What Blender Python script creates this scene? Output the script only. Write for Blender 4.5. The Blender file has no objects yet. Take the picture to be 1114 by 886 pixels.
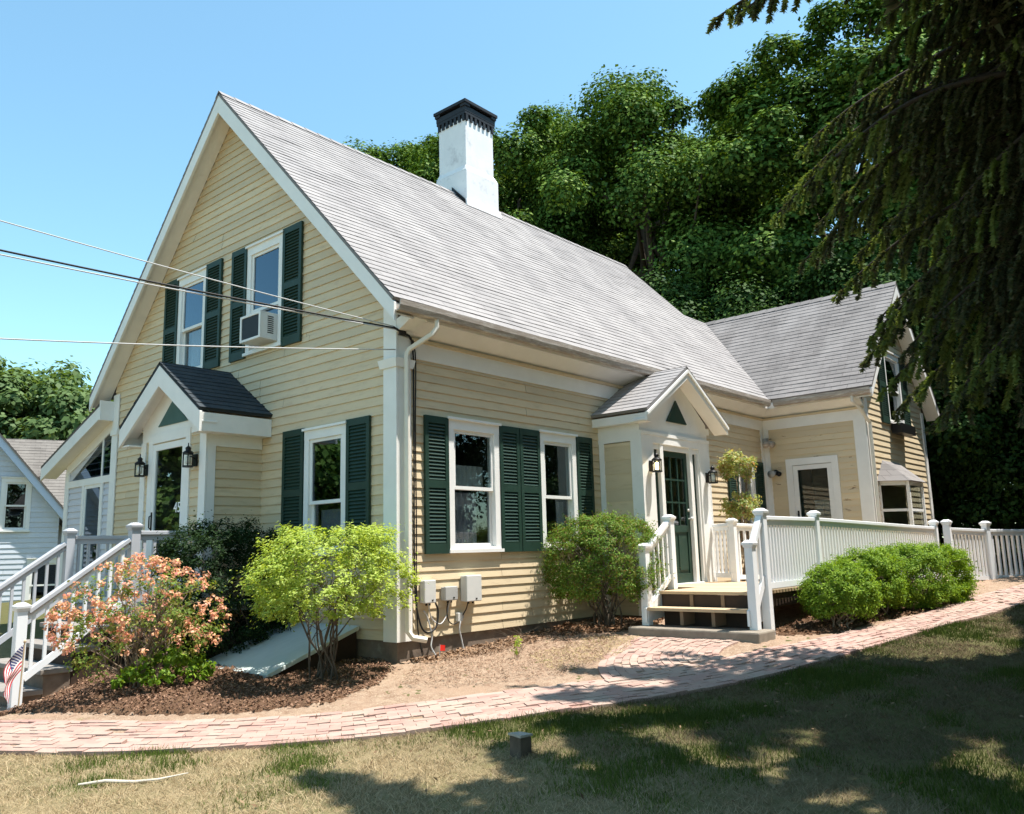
import bpy, math, random
import numpy as np
from mathutils import Vector, Matrix
random.seed(7); rng = np.random.default_rng(11)
scene = bpy.context.scene
COL = scene.collection
# ------------------------------------------------------------------ camera, sky, sun, exposure
cd = bpy.data.cameras.new('Camera'); cam = bpy.data.objects.new('Camera', cd); COL.objects.link(cam)
CAM = Vector((-6.2222, -7.118, 0.9349)); yaw, pitch, roll = 0.71300, 0.17091, -0.02637
d_ = Vector((math.cos(pitch)*math.cos(yaw), math.cos(pitch)*math.sin(yaw), math.sin(pitch)))
r_ = d_.cross(Vector((0, 0, 1))).normalized(); u_ = r_.cross(d_)
rr = r_*math.cos(roll)+u_*math.sin(roll); uu = -r_*math.sin(roll)+u_*math.cos(roll)
M = Matrix((rr, uu, -d_)).transposed().to_4x4(); M.translation = CAM
cam.matrix_world = M
cd.sensor_width = 36; cd.lens = 907.6*36/1114; cd.clip_end = 2000; cd.clip_start = .05
scene.camera = cam
SUN = Vector((.80, -1.0, 3.7)).normalized()
world = bpy.data.worlds.new('World'); scene.world = world; world.use_nodes = True
wn = world.node_tree; bg = wn.nodes['Background']
sky = wn.nodes.new('ShaderNodeTexSky'); sky.sky_type = 'NISHITA'; sky.sun_disc = False
sky.sun_elevation = math.asin(SUN.z); sky.sun_rotation = math.atan2(SUN.x, SUN.y)
sky.altitude = 0; sky.air_density = 1.0; sky.dust_density = .6; sky.ozone_density = 1.3
tint = wn.nodes.new('ShaderNodeMix'); tint.data_type = 'RGBA'; tint.blend_type = 'MULTIPLY'; tint.inputs[0].default_value = 1; tint.inputs[7].default_value = (.99, 1.27, 1.13, 1)
wn.links.new(sky.outputs[0], tint.inputs[6]); wn.links.new(tint.outputs[2], bg.inputs[0]); bg.inputs[1].default_value = .122
sl = bpy.data.lights.new('Sun', 'SUN'); sl.energy = 5.0; sl.angle = math.radians(.53); sl.color = (1, .945, .87)
so = bpy.data.objects.new('Sun', sl); COL.objects.link(so); so.rotation_euler = SUN.to_track_quat('Z', 'Y').to_euler()
so.location = (0, 0, 30)
vs = scene.view_settings; vs.view_transform = 'Standard'; vs.look = 'None'; vs.exposure = 1.02; vs.gamma = 1; vs.use_curve_mapping = False
scene.cycles.max_bounces = 8; scene.cycles.transparent_max_bounces = 12; scene.cycles.use_denoising = True

# ------------------------------------------------------------------ helpers
def tag(o, label=None, cat=None, group=None, kind=None):
    if label: o['label'] = label
    if cat: o['category'] = cat
    if group: o['group'] = group
    if kind: o['kind'] = kind
    return o
WLOC = {}
def empty(name, loc, label, cat, group=None):
    o = bpy.data.objects.new(name, None); COL.objects.link(o); o.location = loc; o.empty_display_size = .1
    WLOC[o.name] = Vector(loc)
    return tag(o, label, cat, group)
def link_mesh(name, me, parent=None, loc=(0, 0, 0)):
    o = bpy.data.objects.new(name, me); COL.objects.link(o)
    if parent:
        o.parent = parent; WLOC[o.name] = WLOC[parent.name]
    else:
        o.location = loc; WLOC[o.name] = Vector(loc)
    return o
class MB:
    def __init__(s): s.v = []; s.f = []; s.uv = []; s.mi = []
    def add(s, vs, fs, uvs=None, mi=0):
        b = len(s.v); s.v += [tuple(v) for v in vs]
        s.f += [tuple(i+b for i in f) for f in fs]; s.mi += [mi]*len(fs)
        s.uv += list(uvs) if uvs else [(0, 0)]*len(vs)
        return s
    def hexa(s, p, mi=0):  # p: 8 corners, bottom 4 then top 4
        return s.add(p, [(3, 2, 1, 0), (4, 5, 6, 7), (0, 1, 5, 4), (1, 2, 6, 5), (2, 3, 7, 6), (3, 0, 4, 7)], mi=mi)
    def box(s, x0, x1, y0, y1, z0, z1, mi=0):
        return s.hexa([(x0, y0, z0), (x1, y0, z0), (x1, y1, z0), (x0, y1, z0), (x0, y0, z1), (x1, y0, z1), (x1, y1, z1), (x0, y1, z1)], mi)
    def fbox(s, fr, a0, a1, n0, n1, z0, z1, mi=0):
        return s.hexa([fr(a0, n0, z0), fr(a1, n0, z0), fr(a1, n1, z0), fr(a0, n1, z0), fr(a0, n0, z1), fr(a1, n0, z1), fr(a1, n1, z1), fr(a0, n1, z1)], mi)
    def fprism(s, fr, poly, n0, n1, mi=0):   # polygon of (a,z) extruded along the wall normal
        n = len(poly)
        vs = [fr(a, n0, z) for a, z in poly]+[fr(a, n1, z) for a, z in poly]
        fs = [tuple(range(n)), tuple(range(2*n-1, n-1, -1))]+[(i, i+n, (i+1) % n+n, (i+1) % n) for i in range(n)]
        return s.add(vs, fs, mi=mi)
    def beam(s, p, q, w, h, up=(0, 0, 1), mi=0):  # rectangular bar, w sideways, h along up
        p = Vector(p); q = Vector(q); d = (q-p).normalized(); up = Vector(up)
        sd = d.cross(up)
        if sd.length < 1e-4: sd = d.cross(Vector((1, 0, 0)))
        sd.normalize(); u = sd.cross(d)
        c = [(-w/2, -h/2), (w/2, -h/2), (w/2, h/2), (-w/2, h/2)]
        return s.hexa([p+sd*a+u*b for a, b in c]+[q+sd*a+u*b for a, b in c], mi)
    def tube(s, pts, rad, n=8, cap=True, mi=0):
        pts = [Vector(p) for p in pts]; m = len(pts)
        rad = rad if isinstance(rad, (list, tuple)) else [rad]*m
        rings = []; ref = None
        for i in range(m):
            d = (pts[min(i+1, m-1)]-pts[max(i-1, 0)]).normalized()
            if ref is None:
                ref = d.cross(Vector((0, 0, 1)))
                if ref.length < 1e-3: ref = d.cross(Vector((1, 0, 0)))
            ref = (ref-d*ref.dot(d)).normalized(); b = d.cross(ref)
            rings += [pts[i]+(ref*math.cos(2*math.pi*k/n)+b*math.sin(2*math.pi*k/n))*rad[i] for k in range(n)]
        fs = [(i*n+k, i*n+(k+1) % n, (i+1)*n+(k+1) % n, (i+1)*n+k) for i in range(m-1) for k in range(n)]
        if cap: fs += [tuple(range(n-1, -1, -1)), tuple((m-1)*n+k for k in range(n))]
        return s.add(rings, fs, mi=mi)
    def lathe(s, c, prof, n=16, mi=0):  # profile of (r,z) about a vertical axis through c
        c = Vector(c); vs = [c+Vector((r*math.cos(2*math.pi*k/n), r*math.sin(2*math.pi*k/n), z)) for r, z in prof for k in range(n)]
        fs = [(i*n+k, i*n+(k+1) % n, (i+1)*n+(k+1) % n, (i+1)*n+k) for i in range(len(prof)-1) for k in range(n)]
        return s.add(vs, fs, mi=mi)
    def build(s, name, mat, parent=None, loc=None, smooth=False, bevel=0):
        o0 = WLOC[parent.name] if parent else Vector(loc if loc is not None else (0, 0, 0))
        me = bpy.data.meshes.new(name)
        me.from_pydata([(v[0]-o0.x, v[1]-o0.y, v[2]-o0.z) for v in s.v], [], s.f)
        mats = mat if isinstance(mat, (list, tuple)) else [mat]
        for m in mats: me.materials.append(m)
        if len(mats) > 1: me.polygons.foreach_set('material_index', s.mi)
        uvl = me.uv_layers.new(name='UVMap'); li = np.empty(len(me.loops), np.int32); me.loops.foreach_get('vertex_index', li)
        uvl.data.foreach_set('uv', np.asarray(s.uv, np.float32)[li].ravel())
        if smooth: me.polygons.foreach_set('use_smooth', [True]*len(me.polygons))
        me.update()
        o = link_mesh(name, me, parent, o0)
        if bevel:
            b = o.modifiers.new('bevel', 'BEVEL'); b.width = bevel; b.segments = 2; b.limit_method = 'ANGLE'
        return o
def np_mesh(name, verts, nper, mat, parent=None, loc=(0, 0, 0), col=None, smooth=False):
    """verts (N,nper,3): N separate faces"""
    N = len(verts); o0 = np.array(WLOC[parent.name] if parent else loc)
    v = (verts.reshape(-1, 3)-o0).astype(np.float32)
    me = bpy.data.meshes.new(name); me.vertices.add(len(v)); me.vertices.foreach_set('co', v.ravel())
    me.loops.add(len(v)); me.loops.foreach_set('vertex_index', np.arange(len(v), dtype=np.int32))
    me.polygons.add(N); me.polygons.foreach_set('loop_start', np.arange(0, len(v), nper, dtype=np.int32))
    me.materials.append(mat)
    if col is not None:
        a = me.color_attributes.new('Col', 'FLOAT_COLOR', 'POINT')
        c = np.ones((N, nper, 4), np.float32); c[:, :, :3] = col[:, None, :]
        a.data.foreach_set('color', c.ravel())
    me.update(calc_edges=True); me.validate()
    return link_mesh(name, me, parent, loc)
def copy_tree(o, parent=None):
    c = o.copy(); COL.objects.link(c)
    if parent: c.parent = parent
    for ch in [x for x in o.children]: copy_tree(ch, c)
    return c

# ------------------------------------------------------------------ materials
def new_mat(name):
    m = bpy.data.materials.new(name); m.use_nodes = True
    nt = m.node_tree; b = nt.nodes['Principled BSDF']; return m, nt, b
def mixc(nt, fac, a, b, mode='MIX'):
    n = nt.nodes.new('ShaderNodeMix'); n.data_type = 'RGBA'; n.blend_type = mode
    for sock, val in ((n.inputs[0], fac), (n.inputs[6], a), (n.inputs[7], b)):
        if hasattr(val, 'is_linked'): nt.links.new(val, sock)
        elif isinstance(val, (tuple, list)): sock.default_value = (*val[:3], 1)
        else: sock.default_value = val
    return n.outputs[2]
def noise(nt, scale, detail=4, rough=.55, vec=None, dim=None):
    n = nt.nodes.new('ShaderNodeTexNoise'); n.inputs['Scale'].default_value = scale; n.inputs['Detail'].default_value = detail; n.inputs['Roughness'].default_value = rough
    if vec is not None: nt.links.new(vec, n.inputs['Vector'])
    return n.outputs['Fac']
def ramp(nt, fac, p0, p1, c0=(0, 0, 0), c1=(1, 1, 1)):
    n = nt.nodes.new('ShaderNodeValToRGB'); e = n.color_ramp.elements
    e[0].position = p0; e[1].position = p1; e[0].color = (*c0, 1); e[1].color = (*c1, 1)
    nt.links.new(fac, n.inputs[0]); return n.outputs[0]
def coords(nt, kind='Object', scale=None):
    t = nt.nodes.new('ShaderNodeTexCoord'); o = t.outputs[kind]
    if scale:
        m = nt.nodes.new('ShaderNodeMapping'); m.inputs['Scale'].default_value = scale; nt.links.new(o, m.inputs[0]); o = m.outputs[0]
    return o
def island(nt):
    return nt.nodes.new('ShaderNodeNewGeometry').outputs['Random Per Island']
def bump(nt, b, h, strength=.3, dist=.01):
    n = nt.nodes.new('ShaderNodeBump'); n.inputs['Strength'].default_value = strength; n.inputs['Distance'].default_value = dist
    nt.links.new(h, n.inputs['Height']); nt.links.new(n.outputs[0], b.inputs['Normal'])
def pmat(name, c0, c1=None, scale=6, rough=.6, dirt=None, dscale=2.5, dlo=.58, dhi=.75, isl=0, bmp=0, bscale=60, spec=.3, stretch=None):
    m, nt, b = new_mat(name); b.inputs['Roughness'].default_value = rough; b.inputs['Specular IOR Level'].default_value = spec
    vec = coords(nt, 'Object', stretch)
    c = mixc(nt, ramp(nt, noise(nt, scale, 5, .6, vec), .3, .7), c0, c1 or c0)
    if isl:
        g = tuple(x*(1-isl) for x in c0)
        c = mixc(nt, island(nt), c, g)
    if dirt: c = mixc(nt, ramp(nt, noise(nt, dscale, 8, .7, vec), dlo, dhi), c, dirt)
    nt.links.new(c, b.inputs['Base Color'])
    if bmp: bump(nt, b, noise(nt, bscale, 4, .6, vec), bmp, .004)
    return m
CREAM = (.69, .565, .38)
M_siding = pmat('cream_siding', CREAM, (.63, .50, .32), 3, .55, dirt=(.44, .35, .24), dscale=3.0, dlo=.54, dhi=.82, isl=.2, bmp=.2, bscale=40, stretch=(1, 1, 6))
def peel(name):
    m, nt, b = new_mat(name); b.inputs['Roughness'].default_value = .6
    vec = coords(nt, 'Object', (1, 1.6, 7))
    c = mixc(nt, ramp(nt, noise(nt, 3, 5, .6, vec), .3, .7), CREAM, (.66, .54, .34)); c = mixc(nt, island(nt), c, tuple(x*.84 for x in CREAM))
    c = mixc(nt, ramp(nt, noise(nt, 1.7, 6, .65, vec), .64, .68), c, (.20, .13, .08))
    nt.links.new(c, b.inputs['Base Color']); return m
M_peel = peel('peeling_cream_siding')
M_white = pmat('white_trim', (.80, .79, .76), (.74, .73, .70), 4, .5, dirt=(.52, .49, .43), dscale=2.2, dlo=.66, dhi=.85, bmp=.12)
M_vinyl = pmat('white_railing', (.82, .83, .84), (.78, .79, .80), 6, .4, dirt=(.55, .54, .50), dscale=5, dlo=.68, dhi=.85)
M_greyrail = pmat('pale_grey_railing', (.46, .47, .50), (.42, .43, .46), 6, .5, dirt=(.3, .3, .3), dscale=5, dlo=.68, dhi=.85)
M_lean = pmat('pale_grey_siding', (.60, .61, .66), (.56, .57, .62), 3, .6, isl=.08)
M_neigh = pmat('weathered_white_siding', (.62, .66, .72), (.54, .58, .65), 2, .6, isl=.14)
M_green = pmat('dark_green_paint', (.013, .036, .025), (.018, .047, .034), 5, .5, dirt=(.04, .07, .06), dscale=6, dlo=.66, dhi=.8)
M_louver = pmat('grey_green_vent_paint', (.045, .10, .09), (.06, .12, .11), 5, .5)
M_stone = pmat('foundation_stone', (.22, .17, .13), (.12, .09, .07), 5, .9, dirt=(.30, .26, .2), bmp=.8, bscale=18)
M_conc = pmat('concrete', (.40, .37, .32), (.30, .28, .24), 8, .9, dirt=(.18, .16, .13), bmp=.5, bscale=50)
M_oldconc = pmat('stained_concrete', (.27, .235, .19), (.20, .17, .135), 8, .9, dirt=(.12, .10, .08), bmp=.5, bscale=50)
M_treadw = pmat('sun_bleached_boards', (.58, .43, .27), (.50, .36, .22), 3, .7, dirt=(.36, .27, .18), stretch=(8, 1, 8), isl=.15)
M_darkw = pmat('dark_stained_riser', (.030, .018, .012), (.05, .03, .02), 4, .7)
M_greystep = pmat('grey_stone_tread', (.27, .25, .23), (.20, .18, .16), 6, .85, bmp=.4, bscale=40)
M_chim = pmat('whitewashed_brick', (.80, .80, .80), (.72, .72, .73), 3, .7, dirt=(.38, .38, .40), dscale=2.6, dlo=.56, dhi=.8, bmp=.5, bscale=22)
M_black = pmat('black_paint', (.012, .012, .014), (.02, .02, .022), 5, .5)
M_iron = pmat('black_iron', (.008, .008, .009), None, 5, .4)
M_gutter = pmat('weathered_gutter', (.42, .37, .32), (.28, .23, .19), 9, .5, dirt=(.7, .68, .64), dscale=3, dlo=.5, dhi=.75, stretch=(1, 1, 8))
M_spout = pmat('cream_downspout', (.72, .68, .60), (.66, .62, .54), 5, .45)
M_grey = pmat('grey_plastic', (.42, .42, .40), (.36, .36, .35), 5, .5)
M_lgrey = pmat('light_grey_metal', (.60, .60, .57), (.54, .54, .52), 5, .5)
M_cable = pmat('black_cable', (.012, .012, .012), None, 5, .6)
M_wcable = pmat('pale_cable', (.50, .50, .50), None, 5, .6)
M_bulk = pmat('pale_blue_grey_panel', (.52, .58, .56), (.46, .52, .50), 3, .6, dirt=(.30, .34, .33), dscale=3.5, dlo=.6, dhi=.8, stretch=(1, 4, 1))
M_bark = pmat('grey_brown_bark', (.13, .10, .075), (.07, .055, .04), 14, .95, bmp=.8, bscale=30)
M_limb = pmat('dark_spruce_bark', (.045, .035, .028), (.03, .024, .018), 14, .95)
M_twig = pmat('pale_twig_bark', (.27, .20, .14), (.16, .12, .085), 14, .9)
M_curtain = pmat('grey_curtain', (.30, .29, .33), (.25, .24, .28), 3, .9, stretch=(14, 14, 1))
M_lace = pmat('pale_lace', (.5, .5, .47), (.42, .42, .4), 3, .9, stretch=(14, 14, 1))
M_inner = pmat('plain_interior', (.10, .09, .08), (.08, .07, .06), 2, .9)
M_red = pmat('red_plastic', (.75, .03, .02), None, 5, .5)
M_flagred = pmat('red_cloth', (.55, .03, .05), None, 5, .8)
M_flagwhite = pmat('white_cloth', (.8, .78, .76), None, 5, .8)
M_flagblue = pmat('blue_cloth', (.03, .04, .14), None, 5, .8)
M_stickw = pmat('bleached_wood', (.62, .57, .48), (.5, .45, .38), 5, .8)
M_white_dec = pmat('white_decal', (.85, .85, .85), None, 5, .5)
def glass(name, lo=.10, tint=(.75, .8, .8), refl=(.92, .95, 1, 1)):
    m, nt, b = new_mat(name); nt.nodes.remove(b); out = nt.nodes['Material Output']
    t = nt.nodes.new('ShaderNodeBsdfTransparent'); t.inputs[0].default_value = (*tint, 1)
    g = nt.nodes.new('ShaderNodeBsdfGlossy'); g.inputs['Roughness'].default_value = .015; g.inputs['Color'].default_value = refl
    fz = nt.nodes.new('ShaderNodeLayerWeight'); fz.inputs[0].default_value = .5
    pw = nt.nodes.new('ShaderNodeMath'); pw.operation = 'POWER'; pw.inputs[1].default_value = 4.0; nt.links.new(fz.outputs['Facing'], pw.inputs[0])
    ad = nt.nodes.new('ShaderNodeMath'); ad.operation = 'ADD'; ad.use_clamp = True; ad.inputs[1].default_value = lo; nt.links.new(pw.outputs[0], ad.inputs[0])
    bn = nt.nodes.new('ShaderNodeBump'); bn.inputs['Strength'].default_value = .025; bn.inputs['Distance'].default_value = .02
    nt.links.new(noise(nt, 2.2, 2, .4, coords(nt)), bn.inputs['Height']); nt.links.new(bn.outputs[0], g.inputs['Normal'])
    mx = nt.nodes.new('ShaderNodeMixShader'); nt.links.new(ad.outputs[0], mx.inputs[0]); nt.links.new(t.outputs[0], mx.inputs[1]); nt.links.new(g.outputs[0], mx.inputs[2])
    nt.links.new(mx.outputs[0], out.inputs[0]); return m
M_glass = glass('window_glass', .06); M_glassblue = glass('sky_reflecting_glass', .13, (.25, .28, .32), (.70, .86, 1, 1)); M_lampglass = glass('lamp_glass', .03, (.95, .95, .92))
def shingle(name, c0, c1, streak, rh=.13):
    m, nt, b = new_mat(name); b.inputs['Roughness'].default_value = .85; b.inputs['Specular IOR Level'].default_value = .2
    uvn = nt.nodes.new('ShaderNodeUVMap'); uv = uvn.outputs[0]
    br = nt.nodes.new('ShaderNodeTexBrick'); nt.links.new(uv, br.inputs['Vector'])
    br.inputs['Scale'].default_value = 1; br.inputs['Brick Width'].default_value = .30; br.inputs['Row Height'].default_value = rh; br.inputs['Mortar Size'].default_value = .004
    br.inputs['Color1'].default_value = (*c0, 1); br.inputs['Color2'].default_value = (*c1, 1); br.inputs['Mortar'].default_value = (*[x*.6 for x in c1], 1)
    mp = nt.nodes.new('ShaderNodeMapping'); mp.inputs['Scale'].default_value = (.9, .45, 1); nt.links.new(uv, mp.inputs[0])
    c = mixc(nt, ramp(nt, noise(nt, 1.2, 6, .65, mp.outputs[0]), .42, .68), br.outputs[0], streak)
    mp2 = nt.nodes.new('ShaderNodeMapping'); mp2.inputs['Scale'].default_value = (3.0, 4.5, 1); nt.links.new(uv, mp2.inputs[0])
    c = mixc(nt, ramp(nt, noise(nt, 3.0, 5, .75, mp2.outputs[0]), .56, .74), c, tuple(x*.78 for x in c1))
    nt.links.new(c, b.inputs['Base Color']); bump(nt, b, noise(nt, 160, 3, .6, uv), .35, .004); return m
M_roof = shingle('grey_shingles', (.285, .27, .27), (.23, .22, .22), (.33, .315, .31))
M_roof2 = shingle('weathered_grey_shingles', (.22, .205, .20), (.16, .15, .147), (.26, .245, .24))
M_roofdark = shingle('charcoal_blue_shingles', (.042, .052, .060), (.030, .039, .047), (.06, .072, .08))
M_roofbrown = shingle('brown_grey_shingles', (.17, .158, .145), (.13, .12, .11), (.20, .187, .172))
def leafmat(name, cols, trans=.4, tcol=None, gloss=.012):
    m, nt, b = new_mat(name); nt.nodes.remove(b); out = nt.nodes['Material Output']
    n = nt.nodes.new('ShaderNodeValToRGB'); e = n.color_ramp.elements
    while len(e) < len(cols): e.new(.5)
    for i, c in enumerate(cols): e[i].position = i/(len(cols)-1); e[i].color = (*c, 1)
    nt.links.new(island(nt), n.inputs[0]); c = n.outputs[0]
    df = nt.nodes.new('ShaderNodeBsdfDiffuse'); nt.links.new(c, df.inputs[0])
    tr = nt.nodes.new('ShaderNodeBsdfTranslucent'); nt.links.new(mixc(nt, 1.0, c, tcol or (1.5, 1.4, .55), 'MULTIPLY'), tr.inputs[0])
    gl = nt.nodes.new('ShaderNodeBsdfGlossy'); gl.inputs['Roughness'].default_value = .55; gl.inputs[0].default_value = (.8, .85, .8, 1)
    a = nt.nodes.new('ShaderNodeMixShader'); a.inputs[0].default_value = trans; nt.links.new(df.outputs[0], a.inputs[1]); nt.links.new(tr.outputs[0], a.inputs[2])
    g = nt.nodes.new('ShaderNodeMixShader'); g.inputs[0].default_value = gloss; nt.links.new(a.outputs[0], g.inputs[1]); nt.links.new(gl.outputs[0], g.inputs[2])
    nt.links.new(g.outputs[0], out.inputs[0]); return m
L_maple = leafmat('maple_leaves', [(.026, .062, .011), (.055, .115, .018), (.10, .175, .028), (.17, .25, .048)], .14)
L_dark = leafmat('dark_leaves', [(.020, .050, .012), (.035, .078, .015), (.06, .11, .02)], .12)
L_far = leafmat('pale_far_leaves', [(.07, .12, .04), (.10, .16, .055), (.13, .19, .075)], .3)
L_lime = leafmat('yellow_green_leaves', [(.27, .37, .05), (.36, .46, .085), (.46, .54, .15), (.18, .27, .04)], .4)
L_yew = leafmat('yew_leaves', [(.06, .13, .018), (.11, .20, .028), (.17, .27, .04), (.17, .085, .035)], .3)
L_box = leafmat('bright_box_leaves', [(.08, .16, .015), (.15, .25, .022), (.25, .36, .04)], .35)
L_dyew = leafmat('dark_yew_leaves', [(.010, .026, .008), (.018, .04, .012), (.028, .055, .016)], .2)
L_aza = leafmat('azalea_leaves', [(.10, .17, .03), (.17, .25, .05), (.24, .20, .06)], .35)
L_blos = leafmat('salmon_blossoms', [(.72, .33, .20), (.78, .46, .32), (.72, .44, .20), (.76, .28, .26)], .3, (1.1, 1, .9))
L_var = leafmat('pale_variegated_leaves', [(.18, .27, .07), (.30, .36, .13), (.42, .44, .22), (.40, .22, .12)], .35)
L_spruce = leafmat('spruce_needles', [(.042, .058, .034), (.066, .088, .048), (.10, .122, .066), (.10, .09, .068)], .28)
L_sprtip = leafmat('fresh_spruce_tips', [(.14, .20, .06), (.19, .25, .085), (.11, .16, .05)], .3)
def vcolmat(name, rough=.8, trans=.25):
    m, nt, b = new_mat(name); nt.nodes.remove(b); out = nt.nodes['Material Output']
    a = nt.nodes.new('ShaderNodeAttribute'); a.attribute_name = 'Col'
    df = nt.nodes.new('ShaderNodeBsdfDiffuse'); nt.links.new(a.outputs[0], df.inputs[0])
    tr = nt.nodes.new('ShaderNodeBsdfTranslucent'); nt.links.new(a.outputs[0], tr.inputs[0])
    x = nt.nodes.new('ShaderNodeMixShader'); x.inputs[0].default_value = trans; nt.links.new(df.outputs[0], x.inputs[1]); nt.links.new(tr.outputs[0], x.inputs[2])
    nt.links.new(x.outputs[0], out.inputs[0]); return m
M_grass = vcolmat('grass_blades'); M_chip = vcolmat('bark_chips', trans=0)
def ground_mat():
    m, nt, b = new_mat('dry_lawn'); b.inputs['Roughness'].default_value = 1; b.inputs['Specular IOR Level'].default_value = .1
    vec = coords(nt)
    c = mixc(nt, ramp(nt, noise(nt, .9, 6, .6, vec), .38, .62), (.24, .185, .105), (.12, .12, .05))
    c = mixc(nt, ramp(nt, noise(nt, 14, 5, .7, vec), .4, .68), c, (.29, .225, .135))
    c = mixc(nt, ramp(nt, noise(nt, 55, 3, .7, vec), .52, .75), c, (.15, .11, .06))
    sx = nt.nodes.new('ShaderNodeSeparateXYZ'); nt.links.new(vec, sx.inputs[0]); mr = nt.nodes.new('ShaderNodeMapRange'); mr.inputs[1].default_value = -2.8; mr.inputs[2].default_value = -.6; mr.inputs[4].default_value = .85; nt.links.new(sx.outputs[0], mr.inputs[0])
    c = mixc(nt, mr.outputs[0], c, (.075, .08, .028))  # greener lawn under the spruces, with their shade also darkened into the colour
    nt.links.new(c, b.inputs['Base Color']); bump(nt, b, noise(nt, 40, 5, .7, vec), .6, .02); return m
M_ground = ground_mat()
def soil(name, a, b_, c_, s=9):
    m, nt, b = new_mat(name); b.inputs['Roughness'].default_value = 1; b.inputs['Specular IOR Level'].default_value = .1
    vec = coords(nt); c = mixc(nt, ramp(nt, noise(nt, s, 6, .7, vec), .36, .66), a, b_)
    c = mixc(nt, ramp(nt, noise(nt, 70, 3, .7, vec), .52, .68), c, c_)
    c = mixc(nt, ramp(nt, noise(nt, 1.6, 4, .6, vec), .5, .7), c, tuple((x+y)/2*1.15 for x, y in zip(a, b_)))
    nt.links.new(c, b.inputs['Base Color']); bump(nt, b, noise(nt, 45, 5, .7, vec), .8, .02); return m
M_dirt = soil('needle_strewn_dirt', (.34, .25, .18), (.215, .135, .09), (.44, .345, .255))
M_mulch = soil('bark_mulch', (.13, .075, .045), (.085, .048, .03), (.20, .13, .08))
def brickmat():
    m, nt, b = new_mat('pink_paving_brick'); b.inputs['Roughness'].default_value = .9
    vec = coords(nt); n = nt.nodes.new('ShaderNodeValToRGB'); e = n.color_ramp.elements; e.new(.5)
    for i, c in enumerate(((.31, .18, .147), (.35, .215, .178), (.39, .27, .226))): e[i].position = i/2; e[i].color = (*c, 1)
    nt.links.new(island(nt), n.inputs[0])
    c = mixc(nt, ramp(nt, noise(nt, 3, 6, .7, vec), .42, .7), n.outputs[0], (.37, .285, .225))
    c = mixc(nt, ramp(nt, noise(nt, 30, 4, .7, vec), .58, .8), c, (.27, .17, .13))
    nt.links.new(c, b.inputs['Base Color']); bump(nt, b, noise(nt, 80, 4, .6, vec), .4, .006); return m
M_brick = brickmat()
def emis(name, c, s):
    m, nt, b = new_mat(name); b.inputs['Emission Color'].default_value = (*c, 1); b.inputs['Emission Strength'].default_value = s; b.inputs['Base Color'].default_value = (*c, 1); return m
M_bulb = emis('lit_bulb', (1, .72, .34), 5.0); M_frost = pmat('frosted_bulb', (.75, .74, .7), None, 5, .3)

# ------------------------------------------------------------------ terrain
def sstep(t): t = np.clip(t, 0, 1); return t*t*(3-2*t)
def gz(x, y):
    x = np.asarray(x, float); y = np.asarray(y, float)
    z = -.25+.05*np.clip(x, -14, 11)+.012*np.clip(y, -14, 14)
    z = z-.2*sstep((-1.6-x)/1.2)*sstep((y-1.2)/1.5)
    return z
def gzf(x, y): return float(gz(x, y))
def axis(lo, hi, step, far):
    core = np.arange(lo, hi+1e-6, step); g = []; s = step; p = hi
    while p < far: s *= 1.35; p += s; g.append(p)
    h = []; s = step; p = lo
    while p > -far: s *= 1.35; p -= s; h.append(p)
    return np.array(h[::-1]+list(core)+g)
gx = axis(-7, 15, .12, 600); gy = axis(-8, 8, .12, 600)
XX, YY = np.meshgrid(gx, gy, indexing='ij'); ZZ = gz(XX, YY)
near = (np.abs(XX) < 20) & (np.abs(YY) < 20)
ZZ += np.where(near, (np.sin(XX*1.7+YY*.6)*np.sin(YY*1.3-XX*.4))*.018+rng.normal(0, .006, ZZ.shape), 0)
nv = np.stack([XX, YY, ZZ], -1).reshape(-1, 3); ny = len(gy)
ii, jj = np.meshgrid(np.arange(len(gx)-1), np.arange(ny-1), indexing='ij'); q = (ii*ny+jj).ravel()
fc = np.stack([q, q+ny, q+ny+1, q+1], -1)
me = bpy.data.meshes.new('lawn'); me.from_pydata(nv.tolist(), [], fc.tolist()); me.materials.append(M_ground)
me.polygons.foreach_set('use_smooth', [True]*len(fc))
lawn = link_mesh('lawn', me); tag(lawn, kind='structure')
def inpoly(x, y, poly):
    x = np.asarray(x); y = np.asarray(y); c = np.zeros(x.shape, bool); n = len(poly)
    for i in range(n):
        x0, y0 = poly[i]; x1, y1 = poly[(i+1) % n]
        if y0 == y1: continue
        c ^= ((y0 > y) != (y1 > y)) & (x < (x1-x0)*(y-y0)/(y1-y0)+x0)
    return c
PATH = [(-5.2, 4.6), (-4.35, 2.2), (-3.72, .75), (-3.15, -.42), (-2.4, -1.28), (-1.55, -1.95), (-.65, -2.5), (.35, -2.97), (1.4, -3.38), (2.4, -3.6), (3.4, -3.76), (4.4, -3.98), (6, -4.2), (8.2, -4.5), (10, -4.78), (13, -5.4), (17, -6.4)]
PW = [.8, .8, .8, .82, .85, .86, .86, .84, .80, .75, .70, .68, .70, .75, .8, .9, 1.0]
def catmull(P, k=16):
    P = [np.array(p, float) for p in P]; P = [2*P[0]-P[1]]+P+[2*P[-1]-P[-2]]; out = []
    for i in range(1, len(P)-2):
        for t in np.linspace(0, 1, k, endpoint=False):
            a, b, c, d = P[i-1:i+3]
            out.append(.5*((2*b)+(c-a)*t+(2*a-5*b+4*c-d)*t*t+(3*b-a-3*c+d)*t**3))
    out.append(P[-2]); return np.array(out)
pc = catmull([(x, y, w) for (x, y), w in zip(PATH, PW)])
dd = np.gradient(pc[:, :2], axis=0); dd /= np.linalg.norm(dd, axis=1)[:, None]; nn = np.stack([-dd[:, 1], dd[:, 0]], -1)   # left of travel = towards the house
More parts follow.
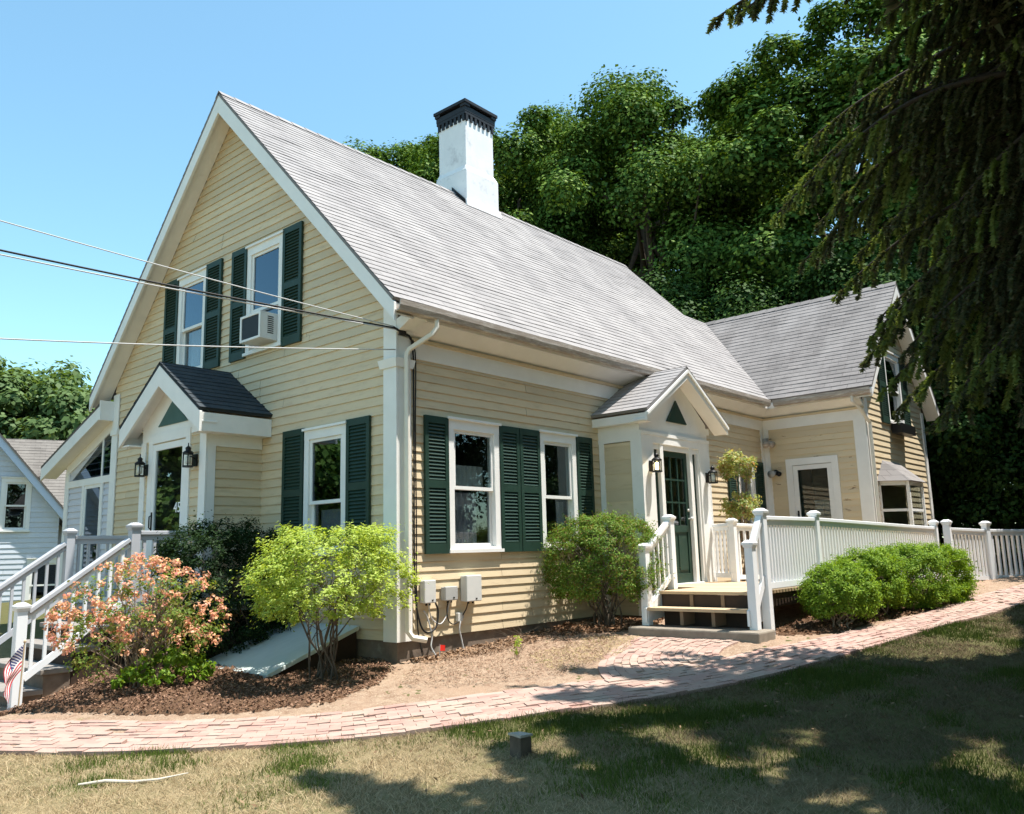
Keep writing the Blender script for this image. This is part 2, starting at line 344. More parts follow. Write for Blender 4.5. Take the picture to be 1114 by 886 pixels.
pl_ = pc[:, :2]+nn*pc[:, 2:3]/2; pr_ = pc[:, :2]-nn*pc[:, 2:3]/2
PATHPOLY = [tuple(p) for p in pl_]+[tuple(p) for p in pr_[::-1]]
BR = [(2.62, -2.08), (2.0, -2.2), (1.45, -2.4), (1.05, -2.72), (.8, -3.1)]; BRW = [1.25, 1.2, 1.2, 1.35, 1.6]
bc = catmull([(x, y, w) for (x, y), w in zip(BR, BRW)])
bd = np.gradient(bc[:, :2], axis=0); bd /= np.linalg.norm(bd, axis=1)[:, None]; bn_ = np.stack([-bd[:, 1], bd[:, 0]], -1)
BRPOLY = [tuple(p) for p in bc[:, :2]+bn_*bc[:, 2:3]/2]+[tuple(p) for p in (bc[:, :2]-bn_*bc[:, 2:3]/2)[::-1]]
def sheet(name, poly, mat, lift, step=.04, mound=None, rough=.012):
    P = np.array(poly); x0, y0 = P.min(0); x1, y1 = P.max(0)
    ax = np.arange(x0, x1+step, step); ay = np.arange(y0, y1+step, step)
    A, B = np.meshgrid(ax, ay, indexing='ij'); Z = gz(A, B)+lift+rng.normal(0, rough, A.shape)*.5
    Z += (np.sin(A*1.7+B*.6)*np.sin(B*1.3-A*.4))*.018
    if mound is not None: Z += mound(A, B)
    ctr_in = inpoly(A[:-1, :-1]+step/2+rng.normal(0, .02, A[:-1, :-1].shape), B[:-1, :-1]+step/2+rng.normal(0, .02, A[:-1, :-1].shape), poly)
    n = len(ay); i, j = np.nonzero(ctr_in); q = i*n+j; f = np.stack([q, q+n, q+n+1, q+1], -1)
    used, inv, cnt = np.unique(f, return_inverse=True, return_counts=True); V = np.stack([A, B, Z], -1).reshape(-1, 3)[used]; V[:, 2] -= np.where(cnt < 4, lift+.02+(.0 if mound is None else .0), 0)
    me = bpy.data.meshes.new(name); me.from_pydata(V.tolist(), [], inv.reshape(f.shape).tolist()); me.materials.append(mat)
    me.polygons.foreach_set('use_smooth', [True]*len(f))
    return tag(link_mesh(name, me), kind='structure')
left_edge = [tuple(p) for p in pl_ if -4.9 < p[0] < 13]
BED = left_edge+[(13, 1), (0, 2.6), (0, 2.75), (-1.9, 3.2), (-4, 4.2)]
sheet('garden_bed', BED, M_dirt, .012)
mul = lambda A, B: .10*np.exp(-(((A+1.9)/1.0)**2+((B-1.3)/1.1)**2))
MULCH = [(-3.35, 1.75), (-2.75, .15), (-2.25, -.55), (-1.6, -.95), (-.85, -.75), (-.25, -.25), (0, .2), (0, 2.7), (-1.7, 2.9), (-2.9, 2.7)]
sheet('mulch_bed', MULCH, M_mulch, .022, mound=mul, rough=.03)
MULCH2 = [(2.1, -.05), (2.3, -.6), (2.75, -1.0), (3.2, -1.25), (3.9, -1.0), (3.9, -.05)]
sheet('shrub_mulch', MULCH2, M_mulch, .024, rough=.03)
MULCH3 = [(3.35, -3.0), (3.7, -3.42), (4.6, -3.55), (5.6, -3.75), (7.2, -3.95), (7.9, -3.3), (5.5, -2.6), (3.4, -2.6)]
sheet('hedge_mulch', MULCH3, M_mulch, .024, rough=.03)
def paving(cur, nrm, mb, bw=.082, bl=.18, skip=None):
    L = np.concatenate([[0], np.cumsum(np.linalg.norm(np.diff(cur[:, :2], axis=0), axis=1))])
    T = L[-1]
    def at(s, o):
        x = np.interp(s, L, cur[:, 0]); y = np.interp(s, L, cur[:, 1]); w = np.interp(s, L, cur[:, 2]); a = np.interp(s, L, nrm[:, 0]); b = np.interp(s, L, nrm[:, 1])
        return x+a*o*w, y+b*o*w
    rows = max(4, int(round(np.mean(cur[:, 2])/bw)))
    for r in range(rows):
        s = -(r % 2)*bl/2
        while s < T:
            s0 = max(s, 0)+.002; s1 = min(s+bl, T)-.002; s += bl
            if s1-s0 < .03 or random.random() < .004: continue
            o0 = -.5+r/rows+.002; o1 = -.5+(r+1)/rows-.002
            c = [at(s0, o0), at(s1, o0), at(s1, o1), at(s0, o1)]
            mx_, my_ = sum(p[0] for p in c)/4, sum(p[1] for p in c)/4
            if skip is not None and bool(inpoly(np.array([mx_]), np.array([my_]), skip)[0]): continue
            h = .03+random.gauss(0, .003); t1, t2 = random.gauss(0, .003), random.gauss(0, .003)
            lo = [(p[0], p[1], gzf(*p)-.02) for p in c]
            und = lambda p: (math.sin(p[0]*1.7+p[1]*.6)*math.sin(p[1]*1.3-p[0]*.4))*.018
            hi = [(p[0], p[1], gzf(*p)+und(p)+h+(t1 if k in (1, 2) else 0)+(t2 if k > 1 else 0)) for k, p in enumerate(c)]
            mb.hexa(lo+hi)
sheet('path_sand', PATHPOLY, M_dirt, .019, rough=.004); sheet('path_sand', BRPOLY, M_dirt, .019, rough=.004)
mb = MB(); paving(pc, nn, mb); paving(bc, bn_, mb, skip=PATHPOLY)
path = mb.build('brick_path', M_brick); tag(path, kind='structure')

# ------------------------------------------------------------------ house
W = 7.27; ZE = 3.75; ZR = 7.82; OV = .32; S = (ZR-ZE)/(W/2+OV); L = 9.72; X1 = 10.6; YR = W/2
EX1 = 13.55; EXR = (L+EX1)/2; ES = 1.105; EZR = ZE+ES*(EXR-L+OV); EY = -2.0
F_gable = lambda a, n, z: (-n, a, z)
F_side = lambda a, n, z: (a, -n, z)
F_ellw = lambda a, n, z: (L-n, a, z)
F_ellg = lambda a, n, z: (a, EY-n, z)
PX0, PX1, PY = 3.96, 5.93, -.73
F_pf = lambda a, n, z: (a, PY-n, z)
F_pl = lambda a, n, z: (PX0-n, a, z)
F_pr = lambda a, n, z: (PX1+n, a, z)
EXF, EY0, EY1 = -.8, 2.72, 4.46
F_ef = lambda a, n, z: (EXF-n, a, z)
F_er = lambda a, n, z: (a, EY0-n, z)
house = empty('house', (0, 0, -.25), 'cream clapboard house with grey shingle roof, green shutters and two small gabled porches', 'house')
def hspan(poly, z):
    xs = []
    n = len(poly)
    for i in range(n):
        (a0, z0), (a1, z1) = poly[i], poly[(i+1) % n]
        if (z0 <= z <= z1) or (z1 <= z <= z0):
            if abs(z1-z0) < 1e-9: xs += [a0, a1]
            else: xs.append(a0+(a1-a0)*(z-z0)/(z1-z0))
    return (min(xs), max(xs)) if xs else None
def clap(name, fr, poly, ops, mat, parent, exp=.115, z0=None, seed=0, proud=.014):
    rg = random.Random(seed); mb = MB(); zb = min(z for a, z in poly) if z0 is None else z0; zt = max(z for a, z in poly)
    zc = zb; lo_z = min(z for a, z in poly)
    while zc < zt-.002:
        c0, c1 = zc, min(zc+exp, zt); cut = {max(c0, lo_z), c1}
        for o in ops:
            for z in o[2:]:
                if c0+.002 < z < c1-.002: cut.add(z)
        for a, z in poly:
            if c0+.004 < z < c1-.004: cut.add(z)
        cut = sorted(c for c in cut if c >= lo_z); zc += exp
        for za, zb2 in zip(cut, cut[1:]):
            ia, ib = hspan(poly, za+1e-5), hspan(poly, zb2-1e-5)
            if not ia or not ib: continue
            holes = sorted((o[0], o[1]) for o in ops if o[2] <= za+.003 and o[3] >= zb2-.003)
            segs = []; cur = None; left = True
            start = None
            pieces = []; prev = None
            for h0, h1 in holes: pieces.append((prev, h0)); prev = h1
            pieces.append((prev, None))
            for p0, p1 in pieces:
                A0 = (ia[0] if p0 is None else p0); B0 = (ib[0] if p0 is None else p0)
                A1 = (ia[1] if p1 is None else p1); B1 = (ib[1] if p1 is None else p1)
                if A1-A0 < .005 and B1-B0 < .005: continue
                n = max(1, int((A1-A0)/.55)); na = proud*(c1-za)/(c1-c0)+.001; nb = proud*(c1-zb2)/(c1-c0)+.001
                # boards of random length: separate islands
                k = 0
                while k < n:
                    m = min(n, k+rg.randint(3, 7)); vs_ = []; fs_ = []
                    for i in range(k, m+1):
                        t = i/n; a = A0+(A1-A0)*t; b = B0+(B1-B0)*t; jz = rg.gauss(0, .0018) if 0 < i < n else 0; jn = abs(rg.gauss(0, .0012))
                        
                        if i == k and k > 0: a += .005; b += .005
                        vs_ += [fr(a, -.004, za+jz), fr(a, na+jn, za+jz), fr(b, nb, zb2)]
                    for i in range(m-k):
                        q = i*3; fs_ += [(q, q+3, q+4, q+1), (q+1, q+4, q+5, q+2)]
                    mb.add(vs_, fs_); k = m
    return mb.build(name, mat, parent)
ALLW = {}
def window(fr, a0, a1, z0, z1, parent=house, cw=.095, pane=M_glass, curtain=None, split=.5, lowmat=None, frame=M_white, muntin=False):
    """casing outer a0..a1, z0..z1"""
    m = MB(); i0, i1, j0, j1 = a0+cw, a1-cw, z0+.07, z1-.12
    m.fbox(fr, a0, i0, -.09, .034, z0+.04, z1-.12); m.fbox(fr, i1, a1, -.09, .034, z0+.04, z1-.12); m.fbox(fr, a0, a1, -.09, .036, z1-.12, z1)
    w = m.build('window', frame, parent)
    MB().fbox(fr, a0-.02, a1+.02, .036, .065, z1-.005, z1+.025).build('drip_cap', frame, w)
    MB().fbox(fr, a0-.02, a1+.02, -.09, .065, z0, z0+.04).fbox(fr, i0, i1, -.09, .03, z0+.04, z0+.07).build('sill', frame, w)
    zm = j0+(j1-j0)*split; s = MB(); r = .042
    def sash(A0, A1, B0, B1, n0, n1):
        s.fbox(fr, A0, A0+r, n0, n1, B0, B1); s.fbox(fr, A1-r, A1, n0, n1, B0, B1); s.fbox(fr, A0+r, A1-r, n0, n1, B1-r, B1); s.fbox(fr, A0+r, A1-r, n0, n1, B0, B0+r)
    sash(i0, i1, zm-.02, j1, -.022, .012); sash(i0, i1, j0, zm+.02, -.06, -.026)
    s.build('sash', frame, w)
    MB().fbox(fr, i0+r, i1-r, -.008, -.004, zm+.02, j1-r).build('pane', pane, w)
    MB().fbox(fr, i0+r, i1-r, -.044, -.040, j0+r, zm-.02).build('pane', lowmat or pane, w)
    if curtain: 
        for (k0, k1, zz0, zz1, cm) in curtain:
            A = i0+r+(i1-i0-2*r)*k0; B = i0+r+(i1-i0-2*r)*k1; n = max(4, int((B-A)/.02)); vs_ = []
            for i in range(n+1):
                a = A+(B-A)*i/n; q = -.13+.012*math.sin(i*1.3); vs_ += [fr(a, q, zz0), fr(a, q, zz1)]
            MB().add(vs_, [(2*i, 2*i+2, 2*i+3, 2*i+1) for i in range(n)]).build('curtain', cm, w)
    # dark room box behind the opening
    b = MB(); A, B, C0, C1 = a0+.03, a1-.03, z0+.02, z1-.03; nb = -1.0
    b.add([fr(A, -.095, C0), fr(B, -.095, C0), fr(B, -.095, C1), fr(A, -.095, C1), fr(A-.3, nb, C0-.2), fr(B+.3, nb, C0-.2), fr(B+.3, nb, C1+.2), fr(A-.3, nb, C1+.2)],
          [(0, 1, 5, 4), (1, 2, 6, 5), (2, 3, 7, 6), (3, 0, 4, 7), (4, 5, 6, 7)])
    b.build('room_lining', M_inner, w)
    return w
def op(a0, a1, z0, z1, cw=.06): return (a0+cw, a1-cw, z0+.03, z1-.05)
def shutter(fr, a0, a1, z0, z1, parent=house, mat=M_green):
    m = MB(); st = .055; n0, n1 = .018, .05; zm = z0+(z1-z0)*.50
    m.fbox(fr, a0, a0+st, n0, n1, z0, z1); m.fbox(fr, a1-st, a1, n0, n1, z0, z1)
    for q0, q1 in ((z0, z0+.12), (zm-.045, zm+.045), (z1-.085, z1)): m.fbox(fr, a0+st, a1-st, n0, n1-.001, q0, q1)
    for q0, q1 in ((z0+.12, zm-.045), (zm+.045, z1-.085)):
        k = int((q1-q0)/.042)
        for i in range(k):
            z = q0+(q1-q0)*(i+.5)/k; m.add([fr(a0+st, n0+.006, z+.022), fr(a1-st, n0+.006, z+.022), fr(a1-st, n1-.004, z-.012), fr(a0+st, n1-.004, z-.012), fr(a0+st, n0+.003, z+.016), fr(a1-st, n0+.003, z+.016), fr(a1-st, n1-.008, z-.018), fr(a0+st, n1-.008, z-.018)],
                    [(0, 1, 2, 3), (7, 6, 5, 4), (2, 6, 7, 3), (0, 4, 5, 1)])
    m.fbox(fr, a0+st, a1-st, n0-.002, n0+.001, z0+.12, z1-.085)
    return m.build('shutter', mat, parent)
def roof_plane(name, O, U, V, poly, mat, parent, exp=.125, thick=.007, seed=1, under=True):
    """O origin, U along the eave, V up the slope (unit). poly in (u,v), convex."""
    rg = random.Random(seed); O, U, V = Vector(O), Vector(U).normalized(), Vector(V).normalized(); N = U.cross(V).normalized()
    if N.z < 0: N = -N
    m = MB(); v = min(p[1] for p in poly); vt = max(p[1] for p in poly)
    while v < vt-.005:
        v1 = min(v+exp, vt); i0 = hspan(poly, v+1e-5); i1 = hspan(poly, min(v1+.012, vt)-1e-5)
        if i0 and i1:
            n = max(1, int(max(i0[1]-i0[0], i1[1]-i1[0])/.33)); vs_ = []; uv = []
            for i in range(n+1):
                t = i/n; a = i0[0]+(i0[1]-i0[0])*t; b = i1[0]+(i1[1]-i1[0])*t; j = rg.gauss(0, .004); h = thick+abs(rg.gauss(0, .0028))
                for (uu_, vv_, nn_) in ((a, v+j, 0.0), (a, v+j, h), (b, v1+.010, .001)):
                    vs_.append(O+U*uu_+V*vv_+N*nn_); uv.append((uu_, vv_))
            fs_ = []
            for i in range(n): q = i*3; fs_ += [(q, q+3, q+4, q+1), (q+1, q+4, q+5, q+2)]
            m.add(vs_, fs_, uv)
        v = v1
    if under:
        vs_ = [O+U*a+V*b-N*.004 for a, b in poly]; m.add(vs_, [tuple(range(len(poly)))])
        k = len(poly); lo = [O+U*a+V*b-N*.035 for a, b in poly]
        m.add(vs_+lo, [tuple(range(2*k-1, k-1, -1))]+[(i, (i+1) % k, (i+1) % k+k, i+k) for i in range(k)])
    return m.build(name, mat, parent)
sl_ = math.sqrt(1+S*S); es_ = math.sqrt(1+ES*ES)
# ---- openings
gw_low = (.87, 1.72, .94, 2.50); gw_r = (2.28, 3.17, 3.72, 5.31); gw_l = (4.30, 5.15, 3.72, 5.31)
sw1 = (.785, 1.70, .93, 2.53); sw2 = (2.52, 3.345, .93, 2.53); sw3 = (8.42, 9.14, .93, 2.53)
zt = ZE+S*OV-.17
gpoly = [(0, 0), (W, 0), (W, zt), (YR, zt+S*YR), (0, zt)]
clap('wall', F_gable, gpoly, [op(*gw_low), op(*gw_r), op(*gw_l)], M_siding, house, seed=1)
clap('wall', F_side, [(0, 0), (L, 0), (L, 3.2), (0, 3.2)], [op(*sw1), op(*sw2), op(*sw3)], M_siding, house, seed=2, exp=.105)
eop = (-1.40, -.50, .4, 2.50)
clap('wall', F_ellw, [(EY, 0), (0, 0), (0, 3.2), (EY, 3.2)], [eop], M_peel, house, seed=3)
ez = ZE+ES*OV-.17
ew = (11.15, 12.15, 3.25, 4.75)
clap('wall', F_ellg, [(L, 0), (EX1, 0), (EX1, ez), (EXR, ez+ES*(EXR-L)), (L, ez)], [op(*ew), (10.25, 11.75, .95, 2.0)], M_siding, house, seed=4)
# plain rear walls
m = MB(); m.add([(0, W, 0), (X1, W, 0), (X1, W, zt), (0, W, zt)], [(0, 1, 2, 3)])
m.add([(X1, 0, 0), (X1, W, 0), (X1, W, zt), (X1, YR, zt+S*YR), (X1, 0, zt)], [(0, 1, 2, 3, 4)])
m.add([(EX1, EY, 0), (EX1, 6, 0), (EX1, 6, ez), (EX1, EY, ez)], [(0, 1, 2, 3)])
m.add([(L, 6, 0), (EX1, 6, 0), (EX1, 6, ez), (EXR, 6, ez+ES*(EXR-L)), (L, 6, ez)], [(0, 1, 2, 3, 4)])
m.build('wall', M_siding, house)
MB().box(.02, X1-.02, .02, W-.02, .2, .3).build('floor', M_inner, house)
# ---- foundation
m = MB(); m.box(.015, L-.02, .015, .3, -.7, -.002); m.box(.015, .3, .3, W-.02, -.9, -.002); m.box(L+.015, EX1-.02, EY+.015, EY+.3, -.5, -.002)
m.build('foundation', M_stone, house)
# ---- roofs
vmax = (YR+OV)*sl_
def sv(y): return (y+OV)*sl_
V1 = Vector((0, 1, S)); yv1 = -OV+(X1-9.4)*ES/S
xr = -OV
roof = roof_plane('roof', (xr, -OV, ZE), (1, 0, 0), V1, [(0, 0), (9.4-xr, 0), (X1-xr, sv(yv1)), (X1-xr, vmax), (0, vmax)], M_roof, house, seed=5)
yv2 = -OV+(EXR-9.4)*ES/S
roof_plane('roof', (X1, -OV, ZE), (1, 0, 0), V1, [(0, sv(yv1)), (EXR-X1, sv(yv2)), (0, sv(yv2))], M_roof, house, seed=6)
roof_plane('roof', (xr, W+OV, ZE), (1, 0, 0), (0, -1, S), [(0, 0), (X1-xr, 0), (X1-xr, vmax), (0, vmax)], M_roof, house, seed=7)
roof_plane('roof', (L-OV, EY-.30, ZE), (0, 1, 0), (1, 0, ES), [(0, 0), (-OV-EY+.3, 0), (yv2-EY+.3, (EXR-L+OV)*es_), (0, (EXR-L+OV)*es_)], M_roof2, house, seed=8)
roof_plane('roof', (EX1+OV, EY-.30, ZE), (0, 1, 0), (-1, 0, ES), [(0, 0), (8.5, 0), (8.5, (EXR-L+OV)*es_), (0, (EXR-L+OV)*es_)], M_roof2, house, seed=9)
roof_plane('roof', (L, 6.3, ZE), (0, -1, 0), (1, 0, ES), [(0, 0), (3.5, 0), (6.3-yv2, (EXR-L+OV)*es_), (0, (EXR-L+OV)*es_)], M_roof2, house, seed=10)
# ridge caps
def ridge_cap(p, q, a, b, mat):
    p, q = Vector(p), Vector(q); n = int((q-p).length/.25); m = MB()
    for i in range(n):
        c0 = p.lerp(q, i/n); c1 = p.lerp(q, (i+1.12)/n); up = Vector((0, 0, .012)); dn = Vector((0, 0, .004)); A, B = Vector(a)*.13, Vector(b)*.13
        m.add([c0+up*1.6, c0+A+up*1.6, c0+B+up*1.6, c1+dn*2, c1+A+dn*2, c1+B+dn*2], [(0, 3, 4, 1), (0, 2, 5, 3)], [(i*.3, 0), (i*.3, .1), (i*.3, .1), (i*.3+.2, 0), (i*.3+.2, .1), (i*.3+.2, .1)])
    return m.build('ridge_cap', mat, house)
ridge_cap((-OV, YR, ZR+.012), (X1, YR, ZR+.012), (0, -.7, -.7*S), (0, .7, -.7*S), M_roof)
ridge_cap((EXR, EY-.3, EZR+.012), (EXR, yv2, EZR+.012), (-.7, 0, -.7*ES), (.7, 0, -.7*ES), M_roof2)
# ---- rakes on the street gable: fascia, soffit
def rake(fr, aE, zE, aR, zR, n_out, depth=.2, w=.035, sof=True, end=0):
    """eave (aE,zE) to ridge (aR,zR); fascia hangs under roof edge at normal distance n_out"""
    m = MB(); t = .055; dx, dz = aR-aE, zR-zE; Ln = math.hypot(dx, dz)
    m.fprism(fr, [(aE, zE-t), (aR, zR-t), (aR, zR-t-depth*1.35), (aE, zE-t-depth*1.35+.06)], n_out-w, n_out)
    o = m.build('fascia', M_white, house)
    if sof:
        m = MB(); m.fprism(fr, [(aE, zE-t-.12), (aR, zR-t-.12), (aR, zR-t-.14), (aE, zE-t-.14)], .016, n_out-w-.001); m.build('soffit', M_white, house)
rake(F_gable, -OV, ZE, YR, ZR, OV-.004); rake(F_gable, W+OV, ZE, YR+.001, ZR, OV-.004)
rake(F_ellg, L-OV, ZE, EXR, EZR, .296, .15); rake(F_ellg, EX1+OV, ZE, EXR+.001, EZR, .296, .15)
# frieze under the gable rake ends (left return)
m = MB(); m.fbox(F_gable, W-.19, W+.02, .016, .036, 0, 3.05); m.fbox(F_gable, W-.21, W+.04, .016, .055, 3.05, 3.14); m.fbox(F_gable, W-.19, W+.02, .016, .034, 3.14, 3.75)
m.build('corner_board', M_white, house)
# corner boards at the near corner
m = MB(); m.fbox(F_gable, -.036, .19, .002, .036, -.01, 3.05); m.fbox(F_side, .002, .19, .002, .036, -.01, 3.05)
m.hexa([(-.056, -.056, 3.05), (.21, -.056, 3.05), (.21, .005, 3.05), (-.056, .23, 3.05), (-.075, -.075, 3.15), (.23, -.075, 3.15), (.23, .005, 3.15), (-.075, .25, 3.15)])
m.fbox(F_gable, -.034, .19, .002, .034, 3.15, 3.82); m.fbox(F_side, .002, .19, .002, .034, 3.15, 3.42)
m.build('corner_board', M_white, house)
m = MB(); m.fbox(F_ellw, EY-.034, EY+.19, .002, .036, 0, 3.2); m.fbox(F_ellg, L+.002, L+.15, .002, .036, 0, 3.6); m.build('corner_board', M_white, house)
m = MB(); m.fbox(F_ellw, -.13, -.002, .002, .034, 0, 3.2); m.fbox(F_side, L-.15, L-.036, .002, .034, 0, 3.2); m.build('corner_board', M_white, house)
m = MB(); m.fbox(F_ellg, EX1-.12, EX1+.03, .002, .036, 0, 3.7); m.build('corner_board', M_white, house)
# friezes + crown + soffits
def cornice(fr, a0, a1):
    m = MB(); m.fbox(fr, a0, a1, -.02, .024, 3.19, 3.39); m.build('frieze_board', M_white, house)
    m = MB(); m.fbox(fr, a0, a1, -.02, .05, 3.39, 3.43); m.build('crown_moulding', M_siding, house)
    m = MB(); m.hexa([fr(a0, -.02, 3.43), fr(a1, -.02, 3.43), fr(a1, .26, 3.585), fr(a0, .26, 3.585), fr(a0, -.02, 3.5), fr(a1, -.02, 3.5), fr(a1, .26, 3.66), fr(a0, .26, 3.66)]); m.build('soffit', M_white, house)
    m = MB(); m.fbox(fr, a0, a1, .26, .30, 3.57, 3.69); m.build('fascia', M_white, house)
cornice(F_side, .20, L-.02); cornice(F_ellw, EY-.02, -.02)
MB().hexa([F_side(-.03, -.02, 3.43), F_side(.198, -.02, 3.43), F_side(.198, .30, 3.585), F_side(-.03, .30, 3.585), F_side(-.03, -.02, 3.6), F_side(.198, -.02, 3.6), F_side(.198, .30, 3.68), F_side(-.03, .30, 3.68)]).build('cornice_return', M_white, house)
def gutter(fr, a0, a1, ends=(1, 1)):
    prof = [(.303, 3.70), (.303, 3.605), (.345, 3.59), (.395, 3.60), (.415, 3.655), (.42, 3.715), (.408, 3.717), (.40, 3.66), (.385, 3.615), (.345, 3.605), (.313, 3.62), (.313, 3.70)]
    n = len(prof); seg = max(1, int((a1-a0)/.5)); vs_ = []
    for i in range(seg+1):
        a = a0+(a1-a0)*i/seg; j = random.gauss(0, .003); vs_ += [fr(a, q+j, z+j*.6) for q, z in prof]
    fs_ = [(s_*n+k, s_*n+k+1, (s_+1)*n+k+1, (s_+1)*n+k) for s_ in range(seg) for k in range(n-1)]
    fs_ += [tuple(range(n)), tuple(seg*n+k for k in range(n))]
    return MB().add(vs_, fs_).build('gutter', M_gutter, house)
gutter(F_side, -.30, L-.44); gutter(F_ellw, EY-.28, -.44)
def spout(pts, w=.062):
    m = MB()
    m.tube(pts, w/2*1.25, 4); o = m.build('downspout', M_spout, house, bevel=.012); return o
spout([(.30, -.36, 3.60), (.30, -.36, 3.50), (.25, -.33, 3.42), (.10, -.11, 3.26), (.085, -.085, 3.20), (.085, -.083, 3.0), (.085, -.08, .25), (.085, -.08, .10), (.12, -.12, .03), (.24, -.22, .0)])
spout([(L-.36, EY+.06, 3.60), (L-.36, EY+.06, 3.50), (L-.2, EY-.02, 3.36), (L+.06, EY-.08, 3.12), (L+.06, EY-.08, 2.9), (L+.06, EY-.08, .5)])
# ---- windows on the two street walls
window(F_gable, *gw_low, pane=M_glassblue, lowmat=M_glass, split=.42, curtain=[(.0, 1, .9, 1.5, M_curtain)]); shutter(F_gable, .43, .86, .92, 2.54); shutter(F_gable, 1.73, 2.18, .92, 2.54)
wr = window(F_gable, *gw_r, pane=M_glassblue, split=.40, lowmat=M_glassblue); shutter(F_gable, 1.84, 2.275, 3.70, 5.35); shutter(F_gable, 3.175, 3.57, 3.70, 5.35)
window(F_gable, *gw_l, pane=M_glassblue, lowmat=M_glass, split=.48, curtain=[(.5, 1, 3.7, 5.3, M_curtain)]); shutter(F_gable, 3.86, 4.295, 3.70, 5.35); shutter(F_gable, 5.155, 5.58, 3.70, 5.35)
window(F_side, *sw1, curtain=[(0, 1, 1.70, 2.0, M_lace), (.0, .78, .95, 1.66, M_curtain)]); shutter(F_side, .395, .78, .925, 2.535); shutter(F_side, 1.705, 2.085, .925, 2.535); shutter(F_side, 2.10, 2.515, .925, 2.535)
window(F_side, *sw2, split=.46, curtain=[(.72, 1, 1.0, 1.6, M_curtain)]); shutter(F_side, 3.35, 3.73, .925, 2.535)
window(F_side, *sw3, curtain=[(.1, .7, 1.0, 2.4, M_lace)]); shutter(F_side, 8.02, 8.41, .925, 2.535); shutter(F_side, 9.145, 9.53, .925, 2.535)
window(F_ellg, *ew, pane=M_glassblue, lowmat=M_glass); shutter(F_ellg, 10.72, 11.145, 3.23, 4.78); shutter(F_ellg, 12.155, 12.56, 3.23, 4.78)
# ---- chimney
cx0, cx1, cy0, cy1 = 4.72, 5.52, 3.36, 4.10
m = MB(); m.box(cx0, cx1, cy0, cy1, 6.9, 9.34)
m.hexa([(cx0-.045, cy0-.05, 6.9), (cx1+.075, cy0-.05, 6.9), (cx1+.075, cy1+.045, 6.9), (cx0-.045, cy1+.045, 6.9), (cx0-.045, cy0-.05, 8.22), (cx1+.075, cy0-.05, 8.22), (cx1+.075, cy1+.045, 8.22), (cx0-.045, cy1+.045, 8.22)])
m.hexa([(cx0-.045, cy0-.05, 8.22), (cx1+.075, cy0-.05, 8.22), (cx1+.075, cy1+.045, 8.22), (cx0-.045, cy1+.045, 8.22), (cx0-.002, cy0-.002, 8.34), (cx1+.002, cy0-.002, 8.34), (cx1+.002, cy1+.002, 8.34), (cx0-.002, cy1+.002, 8.34)])
ch = m.build('chimney', M_chim, house, bevel=.012)
m = MB(); e = .03; m.box(cx0-e, cx1+e, cy0-e, cy1+e, 9.40, 9.46)
for k in range(7):
    t = cx0+.0+(cx1-cx0-.06)*k/6
    m.box(t, t+.06, cy0-.028, cy0, 9.27, 9.40); m.box(t, t+.06, cy1, cy1+.028, 9.27, 9.40)
    t = cy0+(cy1-cy0-.06)*k/6
    m.box(cx0-.028, cx0, t, t+.06, 9.27, 9.40); m.box(cx1, cx1+.028, t, t+.06, 9.27, 9.40)
m.box(cx0-.002, cx1+.002, cy0-.002, cy1+.002, 9.342, 9.40)
e = .075; m.box(cx0-e+.04, cx1+e-.04, cy0-e+.04, cy1+e-.04, 9.46, 9.56); m.box(cx0-e, cx1+e, cy0-e, cy1+e, 9.62, 9.68)
for X_ in (cx0-e+.02, cx1+e-.16):
    for Y_ in (cy0-e+.02, cy1+e-.16): m.box(X_, X_+.14, Y_, Y_+.14, 9.56, 9.62)
m.box(cx0+.1, cx1-.1, cy0+.1, cy1-.1, 9.56, 9.62)
m.build('chimney_cap', M_black, ch)
m = MB(); m.hexa([(cx0-.075, cy0-.10, 7.46), (cx1+.1, cy0-.10, 7.46), (cx1+.1, cy0-.045, 7.46), (cx0-.075, cy0-.045, 7.46), (cx0-.075, cy0-.075, 7.60), (cx1+.1, cy0-.075, 7.60), (cx1+.1, cy0-.045, 7.60), (cx0-.075, cy0-.045, 7.60)]); m.build('flashing', M_chim, ch)
m = MB(); m.fprism(lambda a, n, z: (cx0-.045-n, a, z), [(cy0-.05, 7.42), (YR+.05, 7.87), (YR+.05, 7.95), (cy0-.05, 7.58)], 0, .03); m.build('flashing', M_iron, ch)
# ---- side porch (the one with the lit lantern)
pe = 2.87; pr_z = 3.65; pxr = (PX0+PX1)/2+.05; ps = (pr_z-pe)/(pxr-3.77); pn = math.sqrt(1+ps*ps)
xl, xrr = 3.77, 2*pxr-3.77
roof_plane('porch_roof', (xl, PY-.25, pe), (0, 1, 0), (1, 0, ps), [(0, 0), (.98, 0), (.98, (pxr-xl)*pn), (0, (pxr-xl)*pn)], M_roof, house, seed=21)
roof_plane('porch_roof', (xrr, PY-.25, pe), (0, 1, 0), (-1, 0, ps), [(0, 0), (.98, 0), (.98, (pxr-xl)*pn), (0, (pxr-xl)*pn)], M_roof, house, seed=22)
clap('porch_wall', F_pl, [(PY+.02, 0), (-.0, 0), (-.0, 2.45), (PY+.02, 2.45)], [], M_siding, house, exp=.2, seed=23, proud=.006)
clap('porch_wall', F_pr, [(PY+.02, 0), (-.0, 0), (-.0, 2.45), (PY+.02, 2.45)], [], M_siding, house, seed=24)
m = MB()
m.fprism(F_pf, [(PX0, 2.585), (PX1, 2.585), (PX1, pe-.02), (pxr, pr_z-.10), (PX0, pe-.02)], -.03, -.001)
m.build('pediment', M_white, house)
m = MB(); m.fbox(F_pf, PX0-.03, PX1+.03, -.03, .03, 2.55, 2.60); m.build('crown_moulding', M_white, house)
